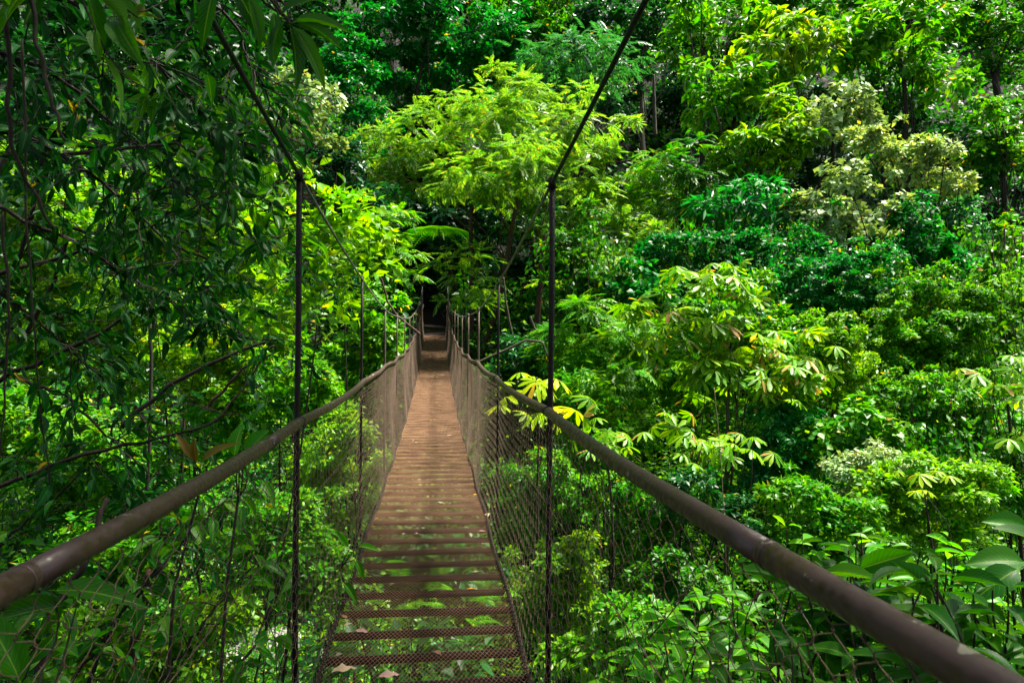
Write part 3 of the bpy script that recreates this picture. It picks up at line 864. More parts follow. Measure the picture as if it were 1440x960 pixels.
def drape(label, strands, Z, leaf_px, pal, n_leaf=26, seed=1, wpx=30):
    rs = np.random.RandomState(seed); mb = MB(); pos = []; ax = []; C = P(strands[0][0], strands[0][1], Z); org = tuple(C)
    root = thing('vine_curtain', label, 'vine', org)
    for (px, py, ln) in strands:
        for q in range(9):
            zz = Z + rs.uniform(-.6, .6); a = P(px + rs.normal() * wpx, py + rs.normal() * 12, zz); L = ln / FPX * zz * rs.uniform(.5, 1.2)
            b = a + np.array([rs.normal() * .12 * L, -.35 * L * rs.rand(), -L]); c = curve_pts(a, b, rs, 10, .06)
            mb.tube(c, .008, 3, cap=False); k = rs.uniform(0, 9, n_leaf); i0 = k.astype(int); f = (k - i0)[:, None]
            pos.append(c[i0] * (1 - f) + c[np.minimum(i0 + 1, 9)] * f + rs.normal(size=(n_leaf, 3)) * leaf_px / FPX * zz * .7)
    pos = np.concatenate(pos); n = len(pos); A = rs.normal(size=(n, 3)); A[:, 2] -= 1.0; N = rs.normal(size=(n, 3)) * .5 + [0, -.6, .8]
    V, F, UV = place([TS], pos, A, N, leaf_px / FPX * Z * rs.uniform(.6, 1.3, n), .55)
    mesh_np('foliage', V, F, MAT[pal], root, origin=org); mb.build('stems', VINE, root, origin=org)


drape('creeper curtain hanging behind the top of the right near hanger', [(800, 320, 110), (825, 340, 120), (850, 350, 90)], 20.5, 8, 'mid', seed=1)
drape('vine curtain trailing below the pale heart-leaved tree', [(1120, 340, 120), (1160, 350, 130), (1200, 360, 120), (1240, 350, 110)], 21, 8, 'emerald', seed=2)
drape('bright vine curtain in the middle of the vine wall', [(1260, 390, 130), (1300, 380, 130), (1340, 400, 120), (1300, 470, 130), (1250, 470, 120)], 18, 8, 'bright', seed=3)
drape('vine curtain at the right edge beside the straw-coloured vines', [(1400, 360, 130), (1425, 330, 130), (1380, 460, 120), (1420, 470, 120)], 17.5, 9, 'bright', seed=4)
drape('lower vine curtain spilling over the lush mound', [(1330, 520, 110), (1380, 540, 110), (1290, 560, 110), (1240, 560, 90)], 15, 9, 'mid', seed=5)
drape('shaded vine curtain below the dangling feathery tree', [(960, 320, 90), (1000, 340, 90), (930, 400, 90), (1040, 340, 80)], 22, 8, 'mid', seed=6)
drape('thin vine curtain right of the umbrella-leaved tree', [(1150, 450, 110), (1190, 440, 110), (1210, 500, 90)], 17, 8, 'bright', seed=7)

drape('wide vine curtain hanging over the slope above the shiny lime bush', [(1230, 620, 80), (1290, 600, 80), (1350, 620, 80), (1400, 640, 80), (1180, 640, 80)], 13.2, 10, 'mid', seed=8)
drape('emerald vine curtain over the mounds left of the vine wall', [(1090, 380, 110), (1060, 370, 90), (1140, 420, 100), (1000, 370, 80)], 20, 8, 'emerald', seed=9)
drape('upper vine curtain below the shaded right crowns', [(1330, 310, 110), (1370, 330, 110), (1290, 320, 90), (1400, 300, 100)], 23, 8, 'mid', seed=10)

# ------------------------------------------------------------------ far slope trees
def spread(rs_seed, n, box, rx, ry):
    rs = np.random.RandomState(rs_seed)
    return [(rs.uniform(box[0], box[2]), rs.uniform(box[1], box[3]), rx * rs.uniform(.7, 1.2), ry * rs.uniform(.7, 1.2)) for _ in range(n)]


# central crown, with nearer lobes added to shade the far deck
plant('large layered spreading tree with light green tiers over the far end of the bridge', 30, 'spray', 'fresh', 22,
      [(690, 140, 70, 26), (640, 165, 60, 24), (590, 185, 50, 22), (740, 160, 60, 26), (800, 175, 60, 26), (850, 195, 45, 24), (560, 225, 50, 20), (620, 215, 50, 22), (690, 200, 60, 24), (760, 215, 60, 24),
       (825, 240, 55, 24), (880, 240, 45, 24), (550, 260, 45, 18), (600, 265, 45, 20), (680, 255, 55, 22), (750, 270, 55, 22), (810, 290, 55, 24), (875, 290, 55, 24), (910, 270, 35, 20), (735, 318, 36, 14), (790, 335, 50, 22),
       (860, 340, 50, 24), (915, 320, 35, 20), (690, 110, 40, 16), (530, 235, 40, 16), (545, 200, 36, 16), (935, 300, 35, 18), (930, 345, 35, 18), (905, 380, 35, 18), (720, 195, 60, 24, -5), (785, 185, 50, 22, -5), (740, 245, 55, 22, -6), (800, 250, 50, 22, -5), (700, 165, 50, 20, -4), (770, 150, 50, 20, -5), (665, 215, 45, 20, -4), (709, 222, 70, 22, -8), (705, 250, 66, 22, -5), (694, 270, 62, 18, -2), (690, 280, 56, 14, 1)], base=(664, 500, 29), cov=2.0, tr=.15, bark=REDBARK)
plant('light green tiered boughs hanging low right of the big layered tree', 25, 'spray', 'fresh', 24,
      [(850, 380, 50, 22), (900, 360, 45, 22), (820, 360, 40, 20), (890, 405, 45, 20), (925, 345, 30, 18), (810, 400, 35, 22), (840, 430, 45, 20)], cov=2.0, base=(800, 600, 25))
plant('small feathery tree leaning over the bridge end beneath the big crown', 25, 'spray', 'fresh', 24,
      [(655, 360, 32, 10), (635, 382, 30, 8), (665, 400, 26, 10), (652, 425, 28, 9)], base=(700, 520, 25), cov=2.6, tr=.05)
plant('mid green layered small tree left of the dark bridge mouth', 19, 'spray', 'bright', 22,
      [(550, 345, 30, 24), (520, 360, 40, 30), (555, 380, 24, 18), (535, 310, 35, 25)], base=(520, 560, 19), cov=2.6, tr=.05)
plant('leafy bush under the left cable beside the distant hangers', 16, 'leaf', 'bright', 15,
      [(530, 440, 30, 30), (520, 490, 40, 35), (560, 480, 20, 25), (480, 530, 40, 35)], name='shrub', cat='shrub', cov=3)
plant('glossy emerald tree at the top just right of the near left leaves', 40, 'leaf', 'emerald', 13,
      [(560, 40, 70, 45), (620, 80, 60, 40), (680, 40, 60, 40), (530, 110, 40, 60), (600, 10, 70, 40)], cov=3)
plant('emerald tree with dense crown hanging left of the layered tree', 33, 'leaf', 'emerald', 11,
      [(500, 130, 35, 50), (520, 180, 35, 40), (490, 90, 40, 40)], cov=3, tr=.06)
plant('grey-green tree with pale glossy leaves behind the left cable', 20, 'round', 'pale', 13,
      [(440, 140, 38, 26), (430, 180, 40, 25), (455, 215, 30, 18), (410, 120, 30, 22)], cov=1.8, tr=.05)
plant('dark bluish bush in shade below the pale grey-green tree', 24, 'leaf', 'deep', 14,
      [(450, 240, 50, 40), (500, 250, 45, 50), (520, 300, 40, 40)], cov=3, tr=.05)
plant('teal feathery tree behind the top of the layered tree', 37, 'spray', 'teal', 28,
      [(800, 85, 55, 30), (840, 110, 50, 28), (780, 120, 35, 20), (860, 80, 35, 20)], cov=2.2)
plant('dark tree with yellowish tips behind the layered tree top', 43, 'leaf', 'mid', 12,
      [(700, 100, 60, 30), (730, 50, 60, 40), (760, 15, 60, 30), (660, 10, 50, 30)], cov=2.6)
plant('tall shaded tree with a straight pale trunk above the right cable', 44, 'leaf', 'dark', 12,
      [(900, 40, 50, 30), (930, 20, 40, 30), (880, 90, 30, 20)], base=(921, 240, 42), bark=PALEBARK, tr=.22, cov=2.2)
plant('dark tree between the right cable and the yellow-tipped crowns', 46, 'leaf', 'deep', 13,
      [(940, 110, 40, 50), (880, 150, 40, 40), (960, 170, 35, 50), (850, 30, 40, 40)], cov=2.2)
plant('yellow-green tree reaching down from the top edge right of the cable', 35, 'blade', 'bright', 19,
      [(985, 25, 50, 30), (1030, 20, 50, 25), (960, 60, 35, 25)], cov=2.2)
plant('broadleaf tree with glowing yellow tip cluster high on the slope', 30, 'blade', 'yellow', 21,
      [(1110, 65, 60, 38), (1150, 75, 35, 30), (1070, 95, 45, 28)], cov=2.4)
plant('green broadleaf tree under the glowing yellow tip cluster', 29, 'blade', 'bright', 20,
      [(1040, 130, 50, 30), (1000, 115, 35, 20), (1090, 125, 40, 25), (1010, 150, 35, 25)], cov=2.4)
plant('broadleaf tree with large bright leaves at the top right', 33, 'blade', 'bright', 20,
      [(1265, 40, 55, 32), (1230, 70, 45, 28), (1290, 80, 45, 26), (1330, 110, 40, 24), (1210, 50, 35, 24)], cov=2.4)
plant('darker broadleaf tree behind the bright top right one', 37, 'leaf', 'mid', 15,
      [(1180, 20, 60, 30), (1200, 100, 40, 30), (1250, 130, 50, 30), (1330, 40, 40, 40)], cov=2.6)
plant('yellow-green bushy tree with bare twigs in the middle of the slope', 27, 'blade', 'lime', 19,
      [(1090, 175, 42, 32), (1110, 215, 40, 30), (1060, 215, 40, 25), (1030, 220, 25, 18), (1080, 240, 30, 20)], cov=2.5)
plant('pale round-leaved tree above the creamy speckled one', 27, 'round', 'pale', 12,
      [(1180, 150, 50, 26), (1150, 165, 35, 22), (1205, 175, 30, 20), (1160, 190, 35, 18)], cov=2.4)
plant('creamy yellow speckled tree sweeping down to the right', 25.5, 'leaf', 'cream', 11,
      [(1240, 205, 50, 24), (1280, 225, 55, 25), (1320, 215, 40, 20), (1340, 260, 35, 24), (1290, 250, 40, 16), (1210, 195, 30, 16)], cov=2.6)
plant('pale leafed tree with heart-shaped whitish leaves over the vine wall', 23, 'round', 'pale', 13,
      [(1190, 250, 30, 26), (1170, 290, 55, 28), (1230, 310, 50, 26), (1140, 305, 30, 22), (1260, 335, 30, 16), (1180, 335, 45, 16)], cov=2.3)
plant('shaded tree right of the creamy speckled tree', 31, 'leaf', 'mid', 13,
      [(1400, 195, 40, 40), (1420, 240, 35, 30), (1380, 240, 30, 30), (1430, 160, 30, 26)], cov=2.2)
plant('yellow-dotted small-leaved tree at the right edge', 30, 'leaf', 'bright', 11,
      [(1410, 160, 40, 20), (1430, 215, 30, 20), (1395, 220, 30, 14)], cov=1.8)
plant('dark trunked tree with forked bare limbs at the top right corner', 44, 'leaf', 'mid', 11,
      [(1400, 40, 50, 40), (1430, 110, 30, 40), (1370, 90, 30, 40), (1360, 20, 40, 30)], base=(1415, 190, 42), tr=.32, cov=2.0)
plant('drooping green feathery tree right of the layered tree', 27, 'spray', 'mid', 30,
      [(945, 255, 40, 25), (980, 290, 50, 22), (940, 310, 35, 20), (960, 220, 30, 20), (1000, 250, 35, 18)], cov=2.4)
plant('shaded tree with long drooping leaves left of the vine wall', 24, 'lance', 'emerald', 22,
      [(1010, 310, 50, 22), (1060, 290, 45, 20), (1110, 300, 40, 25), (1050, 335, 60, 22)], cov=2.6)
plant('vine-draped emerald bush in the centre of the slope', 22, 'leaf', 'emerald', 11,
      [(1000, 355, 50, 28), (1050, 350, 40, 25), (940, 355, 45, 25), (1120, 360, 50, 30)], name='shrub', cat='shrub', cov=3)
plant('mound of dark round leaves between the feathery trees', 20, 'round', 'emerald', 14,
      [(905, 395, 45, 22), (950, 420, 40, 22), (880, 420, 35, 20)], name='shrub', cat='shrub', cov=2.8)
plant('creeper curtain hanging behind the right near hanger', 21, 'leaf', 'mid', 10,
      [(800, 400, 25, 50), (825, 340, 22, 50), (840, 420, 25, 30), (790, 350, 20, 40)], name='shrub', cat='shrub', cov=2.6)
plant('lime feathery shrub beside the right hanger', 17, 'spray', 'bright', 28,
      [(830, 455, 40, 25), (870, 480, 45, 28), (840, 510, 40, 25), (900, 450, 40, 22), (885, 520, 35, 22), (800, 490, 25, 20)], name='shrub', cat='shrub', cov=2.6)
plant('pale lime small-leaved shrub above the handrail joint', 14, 'leaf', 'bright', 14,
      [(815, 545, 30, 26), (850, 575, 40, 28), (900, 590, 35, 25), (830, 620, 45, 25)], name='shrub', cat='shrub', cov=2.6)
# palmate trees
plant('yellow-green umbrella-leaved tree filling the middle right', 14.5, 'palm', 'palmate', 21,
      [(1010, 440, 45, 26), (1060, 470, 50, 28), (1100, 500, 45, 26), (1040, 520, 50, 26), (975, 500, 40, 26), (960, 460, 30, 26), (1000, 400, 35, 20), (1050, 395, 26, 16), (1140, 500, 26, 26),
       (920, 450, 30, 26), (1000, 545, 40, 18), (1090, 545, 36, 16)], name='umbrella_tree', base=(1010, 720, 14.5), bark=PALEBARK, tr=.06, cov=1.9)
plant('leafy green bush tangled behind the umbrella-leaved tree', 17, 'leaf', 'bright', 12,
      [(1000, 430, 60, 40), (1060, 430, 50, 40), (1100, 470, 50, 40), (1030, 500, 60, 40), (960, 520, 50, 40)], name='shrub', cat='shrub', cov=2.2)
plant('golden umbrella-leaved sapling behind the right handrail', 9.5, 'palm', 'gold', 25,
      [(742, 530, 22, 16), (752, 560, 26, 12), (785, 585, 12, 8)], name='umbrella_tree', base=(770, 700, 9.6), tr=.03, cov=1.0)
plant('bright green umbrella-leaved sapling right of the near hanger', 8.5, 'palm', 'palmate', 26,
      [(845, 590, 28, 14), (880, 640, 26, 14), (830, 640, 14, 10)], name='umbrella_tree', base=(870, 800, 8.6), tr=.03, cov=.9)
plant('lime umbrella-leaved sapling low above the right handrail', 11, 'palm', 'palmate', 21,
      [(1000, 640, 40, 16), (1050, 625, 25, 16), (960, 630, 25, 14), (940, 600, 20, 12)], name='umbrella_tree', base=(1000, 850, 11), tr=.035, cov=1.2)
plant('umbrella-leaved tree poking in at the right edge', 12, 'palm', 'palmate', 21,
      [(1410, 520, 26, 12), (1425, 610, 26, 14), (1395, 560, 22, 10), (1436, 560, 18, 14)], name='umbrella_tree', tr=.05, cov=1.1)
plant('small golden umbrella leaf cluster on the pale lime bush', 10, 'palm', 'gold', 19, [(1300, 690, 24, 12)], name='umbrella_tree', tr=.03, cov=1.1)
# right side vine wall
for lab, Z, pal, px, lobes, k_ in [
    ('bright vine-covered mound under the pale heart-leaved tree', 19, 'emerald', 10, [(1150, 400, 60, 40), (1220, 380, 50, 35), (1180, 440, 55, 35)], 'leaf'),
    ('sunlit vine wall right of the umbrella-leaved tree', 17.5, 'bright', 9, [(1290, 420, 60, 40), (1330, 470, 60, 40), (1250, 470, 50, 35), (1380, 420, 40, 30), (1290, 510, 60, 35)], 'leaf'),
    ('lush vine mound in the lower half of the vine wall', 15.5, 'bright', 10, [(1330, 560, 60, 35), (1270, 560, 55, 35), (1380, 600, 50, 30), (1300, 610, 60, 30)], 'leaf'),
    ('light green small-leaved bush wedged between the mounds', 16, 'lime', 8, [(1190, 500, 40, 34), (1210, 545, 40, 24), (1180, 460, 30, 20)], 'leaf'),
    ('round-leaved patch with scattered yellow leaves', 13.5, 'bright', 15, [(1200, 590, 40, 22), (1240, 605, 35, 20), (1170, 615, 35, 20)], 'round'),
    ('dark teal bush under the umbrella-leaved tree', 14, 'emerald', 12, [(1090, 600, 55, 30), (1130, 630, 50, 28), (1050, 670, 50, 25)], 'leaf'),
    ('tall slender vine-hung shrub at the right edge', 19, 'bright', 11, [(1420, 350, 24, 40), (1400, 420, 30, 40), (1430, 450, 20, 40)], 'leaf'),
    ('emerald bush right of the pale heart-leaved tree', 22, 'emerald', 12, [(1300, 340, 45, 24), (1340, 370, 40, 24), (1290, 300, 30, 20)], 'leaf'),
    ('lime bush with shiny pale leaves lower right', 11, 'lime', 13, [(1290, 660, 45, 22), (1340, 690, 55, 28), (1260, 700, 50, 24), (1390, 670, 35, 22), (1320, 740, 70, 24), (1230, 680, 30, 20)], 'leaf'),
    ('pale small-leaved bush left of the shiny lime bush', 12, 'pale', 12, [(1240, 650, 30, 20), (1200, 660, 40, 20), (1220, 690, 30, 16)], 'leaf'),
    ('light bush just above the right handrail', 10, 'bright', 14, [(1130, 690, 50, 25), (1180, 720, 55, 22), (1120, 740, 50, 22), (1200, 760, 60, 25)], 'leaf'),
    ('dark leafy shrub behind the right handrail bend', 10.5, 'dark', 12, [(1020, 720, 50, 25), (1060, 760, 40, 22), (960, 690, 40, 22)], 'leaf'),
    ('green shrub at the right edge above the giant leaves', 12, 'mid', 13, [(1420, 690, 30, 26), (1430, 640, 26, 20)], 'leaf'),
    ('compact green shrub seen through the right netting at mid height', 11.5, 'bright', 11, [(930, 700, 50, 28), (890, 740, 45, 25), (960, 750, 40, 25), (870, 690, 40, 25)], 'leaf'),
    ('bright bush beside the deck seen through the right netting', 11, 'bright', 12, [(730, 690, 30, 30), (770, 660, 36, 26), (745, 740, 36, 28), (800, 700, 36, 24)], 'leaf'),
    ('lush light bush right of the deck edge lower down', 8.5, 'lime', 14, [(770, 800, 45, 34), (810, 780, 36, 30), (750, 850, 36, 34), (800, 850, 40, 30)], 'leaf'),
    ('low bush at the bottom right of the deck', 6.5, 'bright', 24, [(830, 900, 50, 34), (800, 940, 40, 30), (890, 880, 45, 34), (930, 930, 50, 34)], 'leaf'),
    ('shrub beyond the dark hollow under the right handrail', 9, 'mid', 14, [(960, 820, 50, 26), (1000, 860, 50, 26), (930, 800, 36, 22)], 'leaf'),
]:
    plant(lab, Z, k_, pal, px, lobes, name='shrub', cat='shrub', cov=2.9)
plant('pale grey-green bush on the slope behind the top right vine shrub', 26, 'leaf', 'teal', 12, [(1350, 300, 30, 26), (1380, 330, 30, 26)], name='shrub', cat='shrub', cov=2.6)
# dark frame around the far bridge mouth
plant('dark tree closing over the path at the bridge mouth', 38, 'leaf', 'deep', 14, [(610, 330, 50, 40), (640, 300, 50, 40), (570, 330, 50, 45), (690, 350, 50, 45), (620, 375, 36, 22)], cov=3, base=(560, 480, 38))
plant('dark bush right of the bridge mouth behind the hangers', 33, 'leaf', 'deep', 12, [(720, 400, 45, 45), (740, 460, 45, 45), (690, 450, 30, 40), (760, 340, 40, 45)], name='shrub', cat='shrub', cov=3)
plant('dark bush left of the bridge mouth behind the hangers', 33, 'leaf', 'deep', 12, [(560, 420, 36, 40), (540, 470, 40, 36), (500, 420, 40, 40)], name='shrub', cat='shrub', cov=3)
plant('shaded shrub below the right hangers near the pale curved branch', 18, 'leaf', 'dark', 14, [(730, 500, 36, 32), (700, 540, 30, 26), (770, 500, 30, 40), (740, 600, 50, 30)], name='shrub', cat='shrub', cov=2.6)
def tree_fern():
    rs = np.random.RandomState(5); c = P(617, 322, 34.5); b = P(650, 470, 36); gz = float(H(b[0], b[1])); org = (b[0], b[1], gz)
    root = thing('tree_fern', 'tree fern spreading its fronds in the shade under the layered tree', 'tree', org)
    mb = MB(); mb.tube(curve_pts([b[0], b[1], gz - .3], c, rs, 10, .02), np.linspace(.12, .09, 10), 8); mb.build('trunk', BARK, root, True, origin=org)
    for k in range(14):
        th = k * 2 * math.pi / 14 + rs.uniform(-.1, .1); a = np.array([[math.cos(th), math.sin(th), -.05]])
        V, F, _ = place(TFERN, c[None], a, np.array([[0, 0, 1.0]]), np.array([rs.uniform(1.9, 2.5)]), 1.1)
        mesh_np('frond', V, F, MAT['mid'], root, origin=org)


tree_fern()
# background filler on the upper slope; darker leaf colours stand in for shadowed gaps
for lab, Z, pal, lobes in [
    ('distant dark tree at the top centre behind the emerald crown', 58, 'dark', [(620, -10, 80, 50), (700, -10, 80, 60), (560, -20, 80, 50)]),
    ('distant dark tree behind the teal feathery tree', 56, 'dark', [(800, 20, 60, 50), (850, 60, 50, 50), (790, 70, 50, 40)]),
    ('distant shaded tree behind the pale trunk', 58, 'dark', [(930, 60, 60, 60), (980, 100, 50, 60), (900, 120, 50, 50)]),
    ('distant shaded tree above the glowing yellow cluster', 54, 'mid', [(1060, 10, 60, 40), (1110, 20, 60, 40), (1000, 60, 50, 40)]),
    ('distant tree behind the top right broadleaf', 56, 'mid', [(1300, 10, 60, 50), (1240, 0, 60, 40), (1360, 60, 50, 60)]),
    ('distant tree behind the right corner trunk', 54, 'mid', [(1420, 30, 60, 60), (1390, 120, 50, 60), (1450, 140, 50, 60)]),
    ('shaded tree behind the creamy speckled crown', 40, 'dark', [(1230, 150, 60, 40), (1300, 170, 60, 45), (1360, 200, 50, 50)]),
    ('shaded tree behind the bushy twiggy crown', 38, 'dark', [(1030, 180, 50, 50), (1000, 220, 50, 50), (1130, 150, 50, 40)]),
    ('deep green tree left of the teal feathery tree', 45, 'emerald', [(640, 120, 50, 40), (690, 140, 50, 40), (600, 130, 50, 40)]),
    ('shaded tree behind the left near canopy at the top', 40, 'dark', [(420, 60, 70, 60), (350, 40, 70, 60), (470, 10, 60, 50)]),
    ('shaded tree behind the long drooping leaves', 33, 'deep', [(1100, 270, 60, 50), (1030, 270, 60, 50), (1180, 230, 50, 50)]),
    ('deep shaded tree at the right edge below the corner trunk', 36, 'deep', [(1400, 290, 50, 60), (1350, 330, 50, 50), (1440, 350, 40, 60)]),
]:
    plant(lab, Z, 'leaf', pal, 12, lobes, cov=2.4, sides=6)
# left side behind
for lab, Z, pal, lobes in [
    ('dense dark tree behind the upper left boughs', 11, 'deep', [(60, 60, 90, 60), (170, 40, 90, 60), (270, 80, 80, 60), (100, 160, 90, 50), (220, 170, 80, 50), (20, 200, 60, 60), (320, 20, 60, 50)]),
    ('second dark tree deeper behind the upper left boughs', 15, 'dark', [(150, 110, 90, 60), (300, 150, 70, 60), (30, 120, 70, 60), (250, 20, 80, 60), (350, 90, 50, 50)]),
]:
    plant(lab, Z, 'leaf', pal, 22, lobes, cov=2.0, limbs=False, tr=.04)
plant('sunny yellow-green tree behind the left hanger', 8.5, 'leaf', 'lime', 27,
      [(440, 290, 40, 30), (480, 330, 45, 35), (430, 380, 45, 40), (470, 420, 40, 35), (410, 330, 40, 40), (500, 380, 26, 26), (400, 440, 40, 30), (520, 300, 26, 20)], cov=1.7, base=(330, 760, 9), facing=.2, tr=.02, limbs=False)
plant('glossy yellow shrub tips beside the second left hanger', 11, 'leaf', 'yellow', 18,
      [(500, 290, 22, 16), (520, 330, 22, 20), (480, 350, 22, 18), (400, 260, 26, 18)], cov=1.6, base=(470, 640, 11), facing=.2, tr=.02, limbs=False)
for lab, Z, pal, px, lobes in [
    ('pale bright bush far behind the left tangle', 15, 'lime', 12, [(120, 420, 80, 40), (220, 430, 80, 40), (180, 480, 80, 40), (60, 470, 70, 45)]),
    ('sun-struck light bush under the dark boughs on the left', 13, 'yellow', 11, [(260, 480, 60, 30), (330, 470, 50, 30), (300, 530, 60, 30)]),
    ('lime bush behind the fallen stick on the left', 13, 'bright', 14, [(370, 540, 60, 36), (430, 520, 50, 36), (320, 590, 60, 30), (460, 560, 46, 30)]),
    ('tall light tree behind the left tangle at eye height', 18, 'lime', 14, [(60, 340, 80, 60), (150, 320, 80, 60), (240, 350, 70, 50), (330, 340, 60, 50), (360, 420, 60, 50), (40, 240, 80, 60), (300, 250, 70, 60)]),
    ('bright shrub seen through the left netting between the hangers', 11, 'lime', 13, [(450, 640, 46, 36), (490, 610, 36, 30), (470, 700, 46, 40), (520, 650, 26, 30)]),
    ('fresh green bush low behind the left netting', 9, 'bright', 18, [(430, 770, 46, 36), (470, 800, 36, 36), (400, 720, 46, 36), (350, 760, 50, 36)]),
    ('sunny ground shrub at the lower left', 8, 'lime', 16, [(250, 900, 70, 40), (180, 930, 60, 40), (120, 880, 60, 40), (320, 860, 50, 30)]),
    ('tall hedge-like bush at the far left edge', 12, 'bright', 14, [(30, 600, 60, 50), (110, 620, 60, 46), (60, 690, 60, 40), (180, 660, 60, 40)]),
    ('light bush under the left handrail', 9, 'bright', 16, [(180, 760, 60, 40), (100, 800, 60, 40), (260, 720, 60, 36), (40, 850, 60, 46)]),
]:
    plant(lab, Z, 'leaf', pal, px, lobes, name='shrub', cat='shrub', cov=2.6, facing=.3, tr=.035)
# under the deck; dark leaf colours stand in for the shade there
for lab, Z, pal, px, lobes, k_ in [
    ('leafy shrub beneath the nearest grating', 5.5, 'dark', 36, [(560, 900, 50, 34), (640, 930, 50, 34), (500, 940, 46, 34)], 'leaf'),
    ('fern clump glimpsed through the deck near the orange leaf', 6.5, 'bright', 50, [(640, 850, 40, 20), (590, 870, 40, 20)], 'fern'),
    ('shade-darkened weed patch glimpsed through the deck further on', 8, 'dark', 24, [(560, 810, 46, 26), (650, 790, 46, 26), (600, 760, 46, 22)], 'leaf'),
]:
    plant(lab, Z, k_, pal, px, lobes, name='shrub', cat='shrub', cov=1.6)

# ------------------------------------------------------------------ near plants at the bottom right
def leafy_plant(label, lobes, Z, leaf_m, pal, kind='big', n=60, name='broadleaf_plant', group=None, up=.55, seed=1, wd=.42):
    """upright stems with pairs of broad leaves"""
    rs = np.random.RandomState(seed); pos = []; ax = []; nr_ = []; sz = []; mb = MB()
    C = P(lobes[0][0], lobes[0][1], Z); bx, by = C[0], C[1]
    gz = float(H(bx, by)); org = (bx, by, gz); root = thing(name, label, 'plant', org, group)
    per = max(1, n // len(lobes))
    for (px, py, rx, ry) in lobes:
        zz = Z * rs.uniform(.92, 1.1); c = P(px, py, zz)
        for q in range(max(1, per // 7)):
            top = c + np.array([rs.normal() * rx / FPX * zz * .7, rs.normal() * rx / FPX * zz * .5, rs.uniform(-.6, 1) * ry / FPX * zz])
            foot = np.array([top[0] + rs.normal() * .12, top[1] + rs.normal() * .12, max(float(H(top[0], top[1])), top[2] - .55) - .02])
            st = curve_pts(foot, top, rs, 8, .04); mb.tube(st, np.linspace(.006, .0025, 8), 5, cap=False)
            for i in range(7):
                u = .45 + .55 * i / 6; b = st[int(u * 7)] if u < 1 else st[-1]
                th = rs.uniform(0, 6.28) if i < 6 else rs.uniform(0, 6.28); a = np.array([math.cos(th), math.sin(th), up * (u - .35) + rs.uniform(-.25, .3)])
                pos.append(b + nrm(a) * leaf_m * .1); ax.append(a); nr_.append(np.array([0, 0, 1]) + rs.normal(size=3) * .3); sz.append(leaf_m * (1.1 - .45 * (u > .95)) * rs.uniform(.7, 1.15))
    pos = np.array(pos); ok = ~((np.abs(pos[:, 0] + .04) < .66 + leaf_m * .6) & (pos[:, 2] > -1.75)); ok &= np.linalg.norm(pos, axis=1) > .6
    V, F, UV = place(KIND[kind][0], pos[ok], np.array(ax)[ok], np.array(nr_)[ok], np.array(sz)[ok], wd)
    mesh_np('foliage', V, F, MAT[pal], root, uv=UV, origin=org, smooth=True)
    mb.build('stems', VINE, root, smooth=True, origin=org)
    return root


leafy_plant('tall broadleaf plant with glossy oval leaves above the right handrail', [(1190, 800, 40, 30), (1240, 790, 40, 30), (1160, 780, 30, 20)], 2.7, .17, 'near_mid', n=98, seed=11)
leafy_plant('dark oval-leaved plant under the handrail at the bottom right', [(1130, 880, 50, 30), (1180, 920, 50, 30), (1060, 900, 50, 30)], 2.4, .12, 'near_mid', n=84, seed=12)
leafy_plant('bright narrow-leaved plant at the bottom right corner', [(1390, 850, 40, 30), (1420, 900, 40, 30), (1340, 830, 40, 26), (1300, 800, 30, 24)], 2.1, .15, 'near_mid', n=140, seed=13, wd=.36)
leafy_plant('lime-leaved plant seen through the netting right of the near hanger', [(960, 850, 50, 30), (1010, 830, 50, 30), (900, 880, 50, 30), (1010, 900, 50, 30)], 3.6, .15, 'near_lime', n=112, seed=14)
leafy_plant('low lime plant behind the netting at the bottom centre right', [(900, 930, 50, 26), (960, 930, 50, 26), (1040, 940, 40, 26)], 3.2, .14, 'near_lime', n=84, seed=15)
leafy_plant('shaded plant with drooping leaves between the rail and right corner', [(1260, 860, 40, 26), (1310, 900, 40, 26), (1230, 830, 30, 20)], 2.6, .14, 'near_dark', n=70, seed=16)
leafy_plant('lime shoots beyond the oval-leaved plant', [(1130, 760, 40, 18), (1200, 760, 40, 16), (1280, 770, 50, 18), (1350, 780, 40, 18)], 4.2, .15, 'near_lime', n=98, seed=17)


def single_leaves(label, items, pal, name='broadleaf_plant', stem_from=None, wd=.42, kind='big', foot=None):
    """a plant whose few large leaves are placed one by one: (px,py,Z,length,(dir right,up,toward camera)),..."""
    C = P(items[0][0], items[0][1], items[0][2]); gz = float(H(C[0], C[1])); org = (C[0], C[1], gz)
    root = thing(name, label, 'plant', org); mb = MB(); rs = np.random.RandomState(len(items) + int(items[0][0]))
    pos = []; ax = []; nr_ = []; sz = []
    j0 = P(*stem_from) if stem_from else None
    for (px, py, Z, L, d, nn) in items:
        p = P(px, py, Z); a = RGT * d[0] + UPV * d[1] - FWD * d[2]
        pos.append(p); ax.append(a); nr_.append(RGT * nn[0] + UPV * nn[1] - FWD * nn[2]); sz.append(L)
        if j0 is not None: mb.tube(curve_pts(j0, p - nrm(a) * L * .08, rs, 6, .05), np.linspace(.005, .002, 6), 5, cap=False)
    if j0 is not None:
        f = P(*foot) if foot else np.array([j0[0] + .05, j0[1], max(float(H(j0[0], j0[1])), j0[2] - 2.5) - .03]); mb.tube(curve_pts(f, j0, rs, 8, .04), np.linspace(.012, .006, 8), 6, cap=False)
    V, F, UV = place(KIND[kind][0], np.array(pos), np.array(ax), np.array(nr_), np.array(sz), wd)
    mesh_np('foliage', V, F, MAT[pal], root, uv=UV, origin=org, smooth=True)
    if j0 is not None: mb.build('stems', VINE, root, smooth=True, origin=org)
    return root


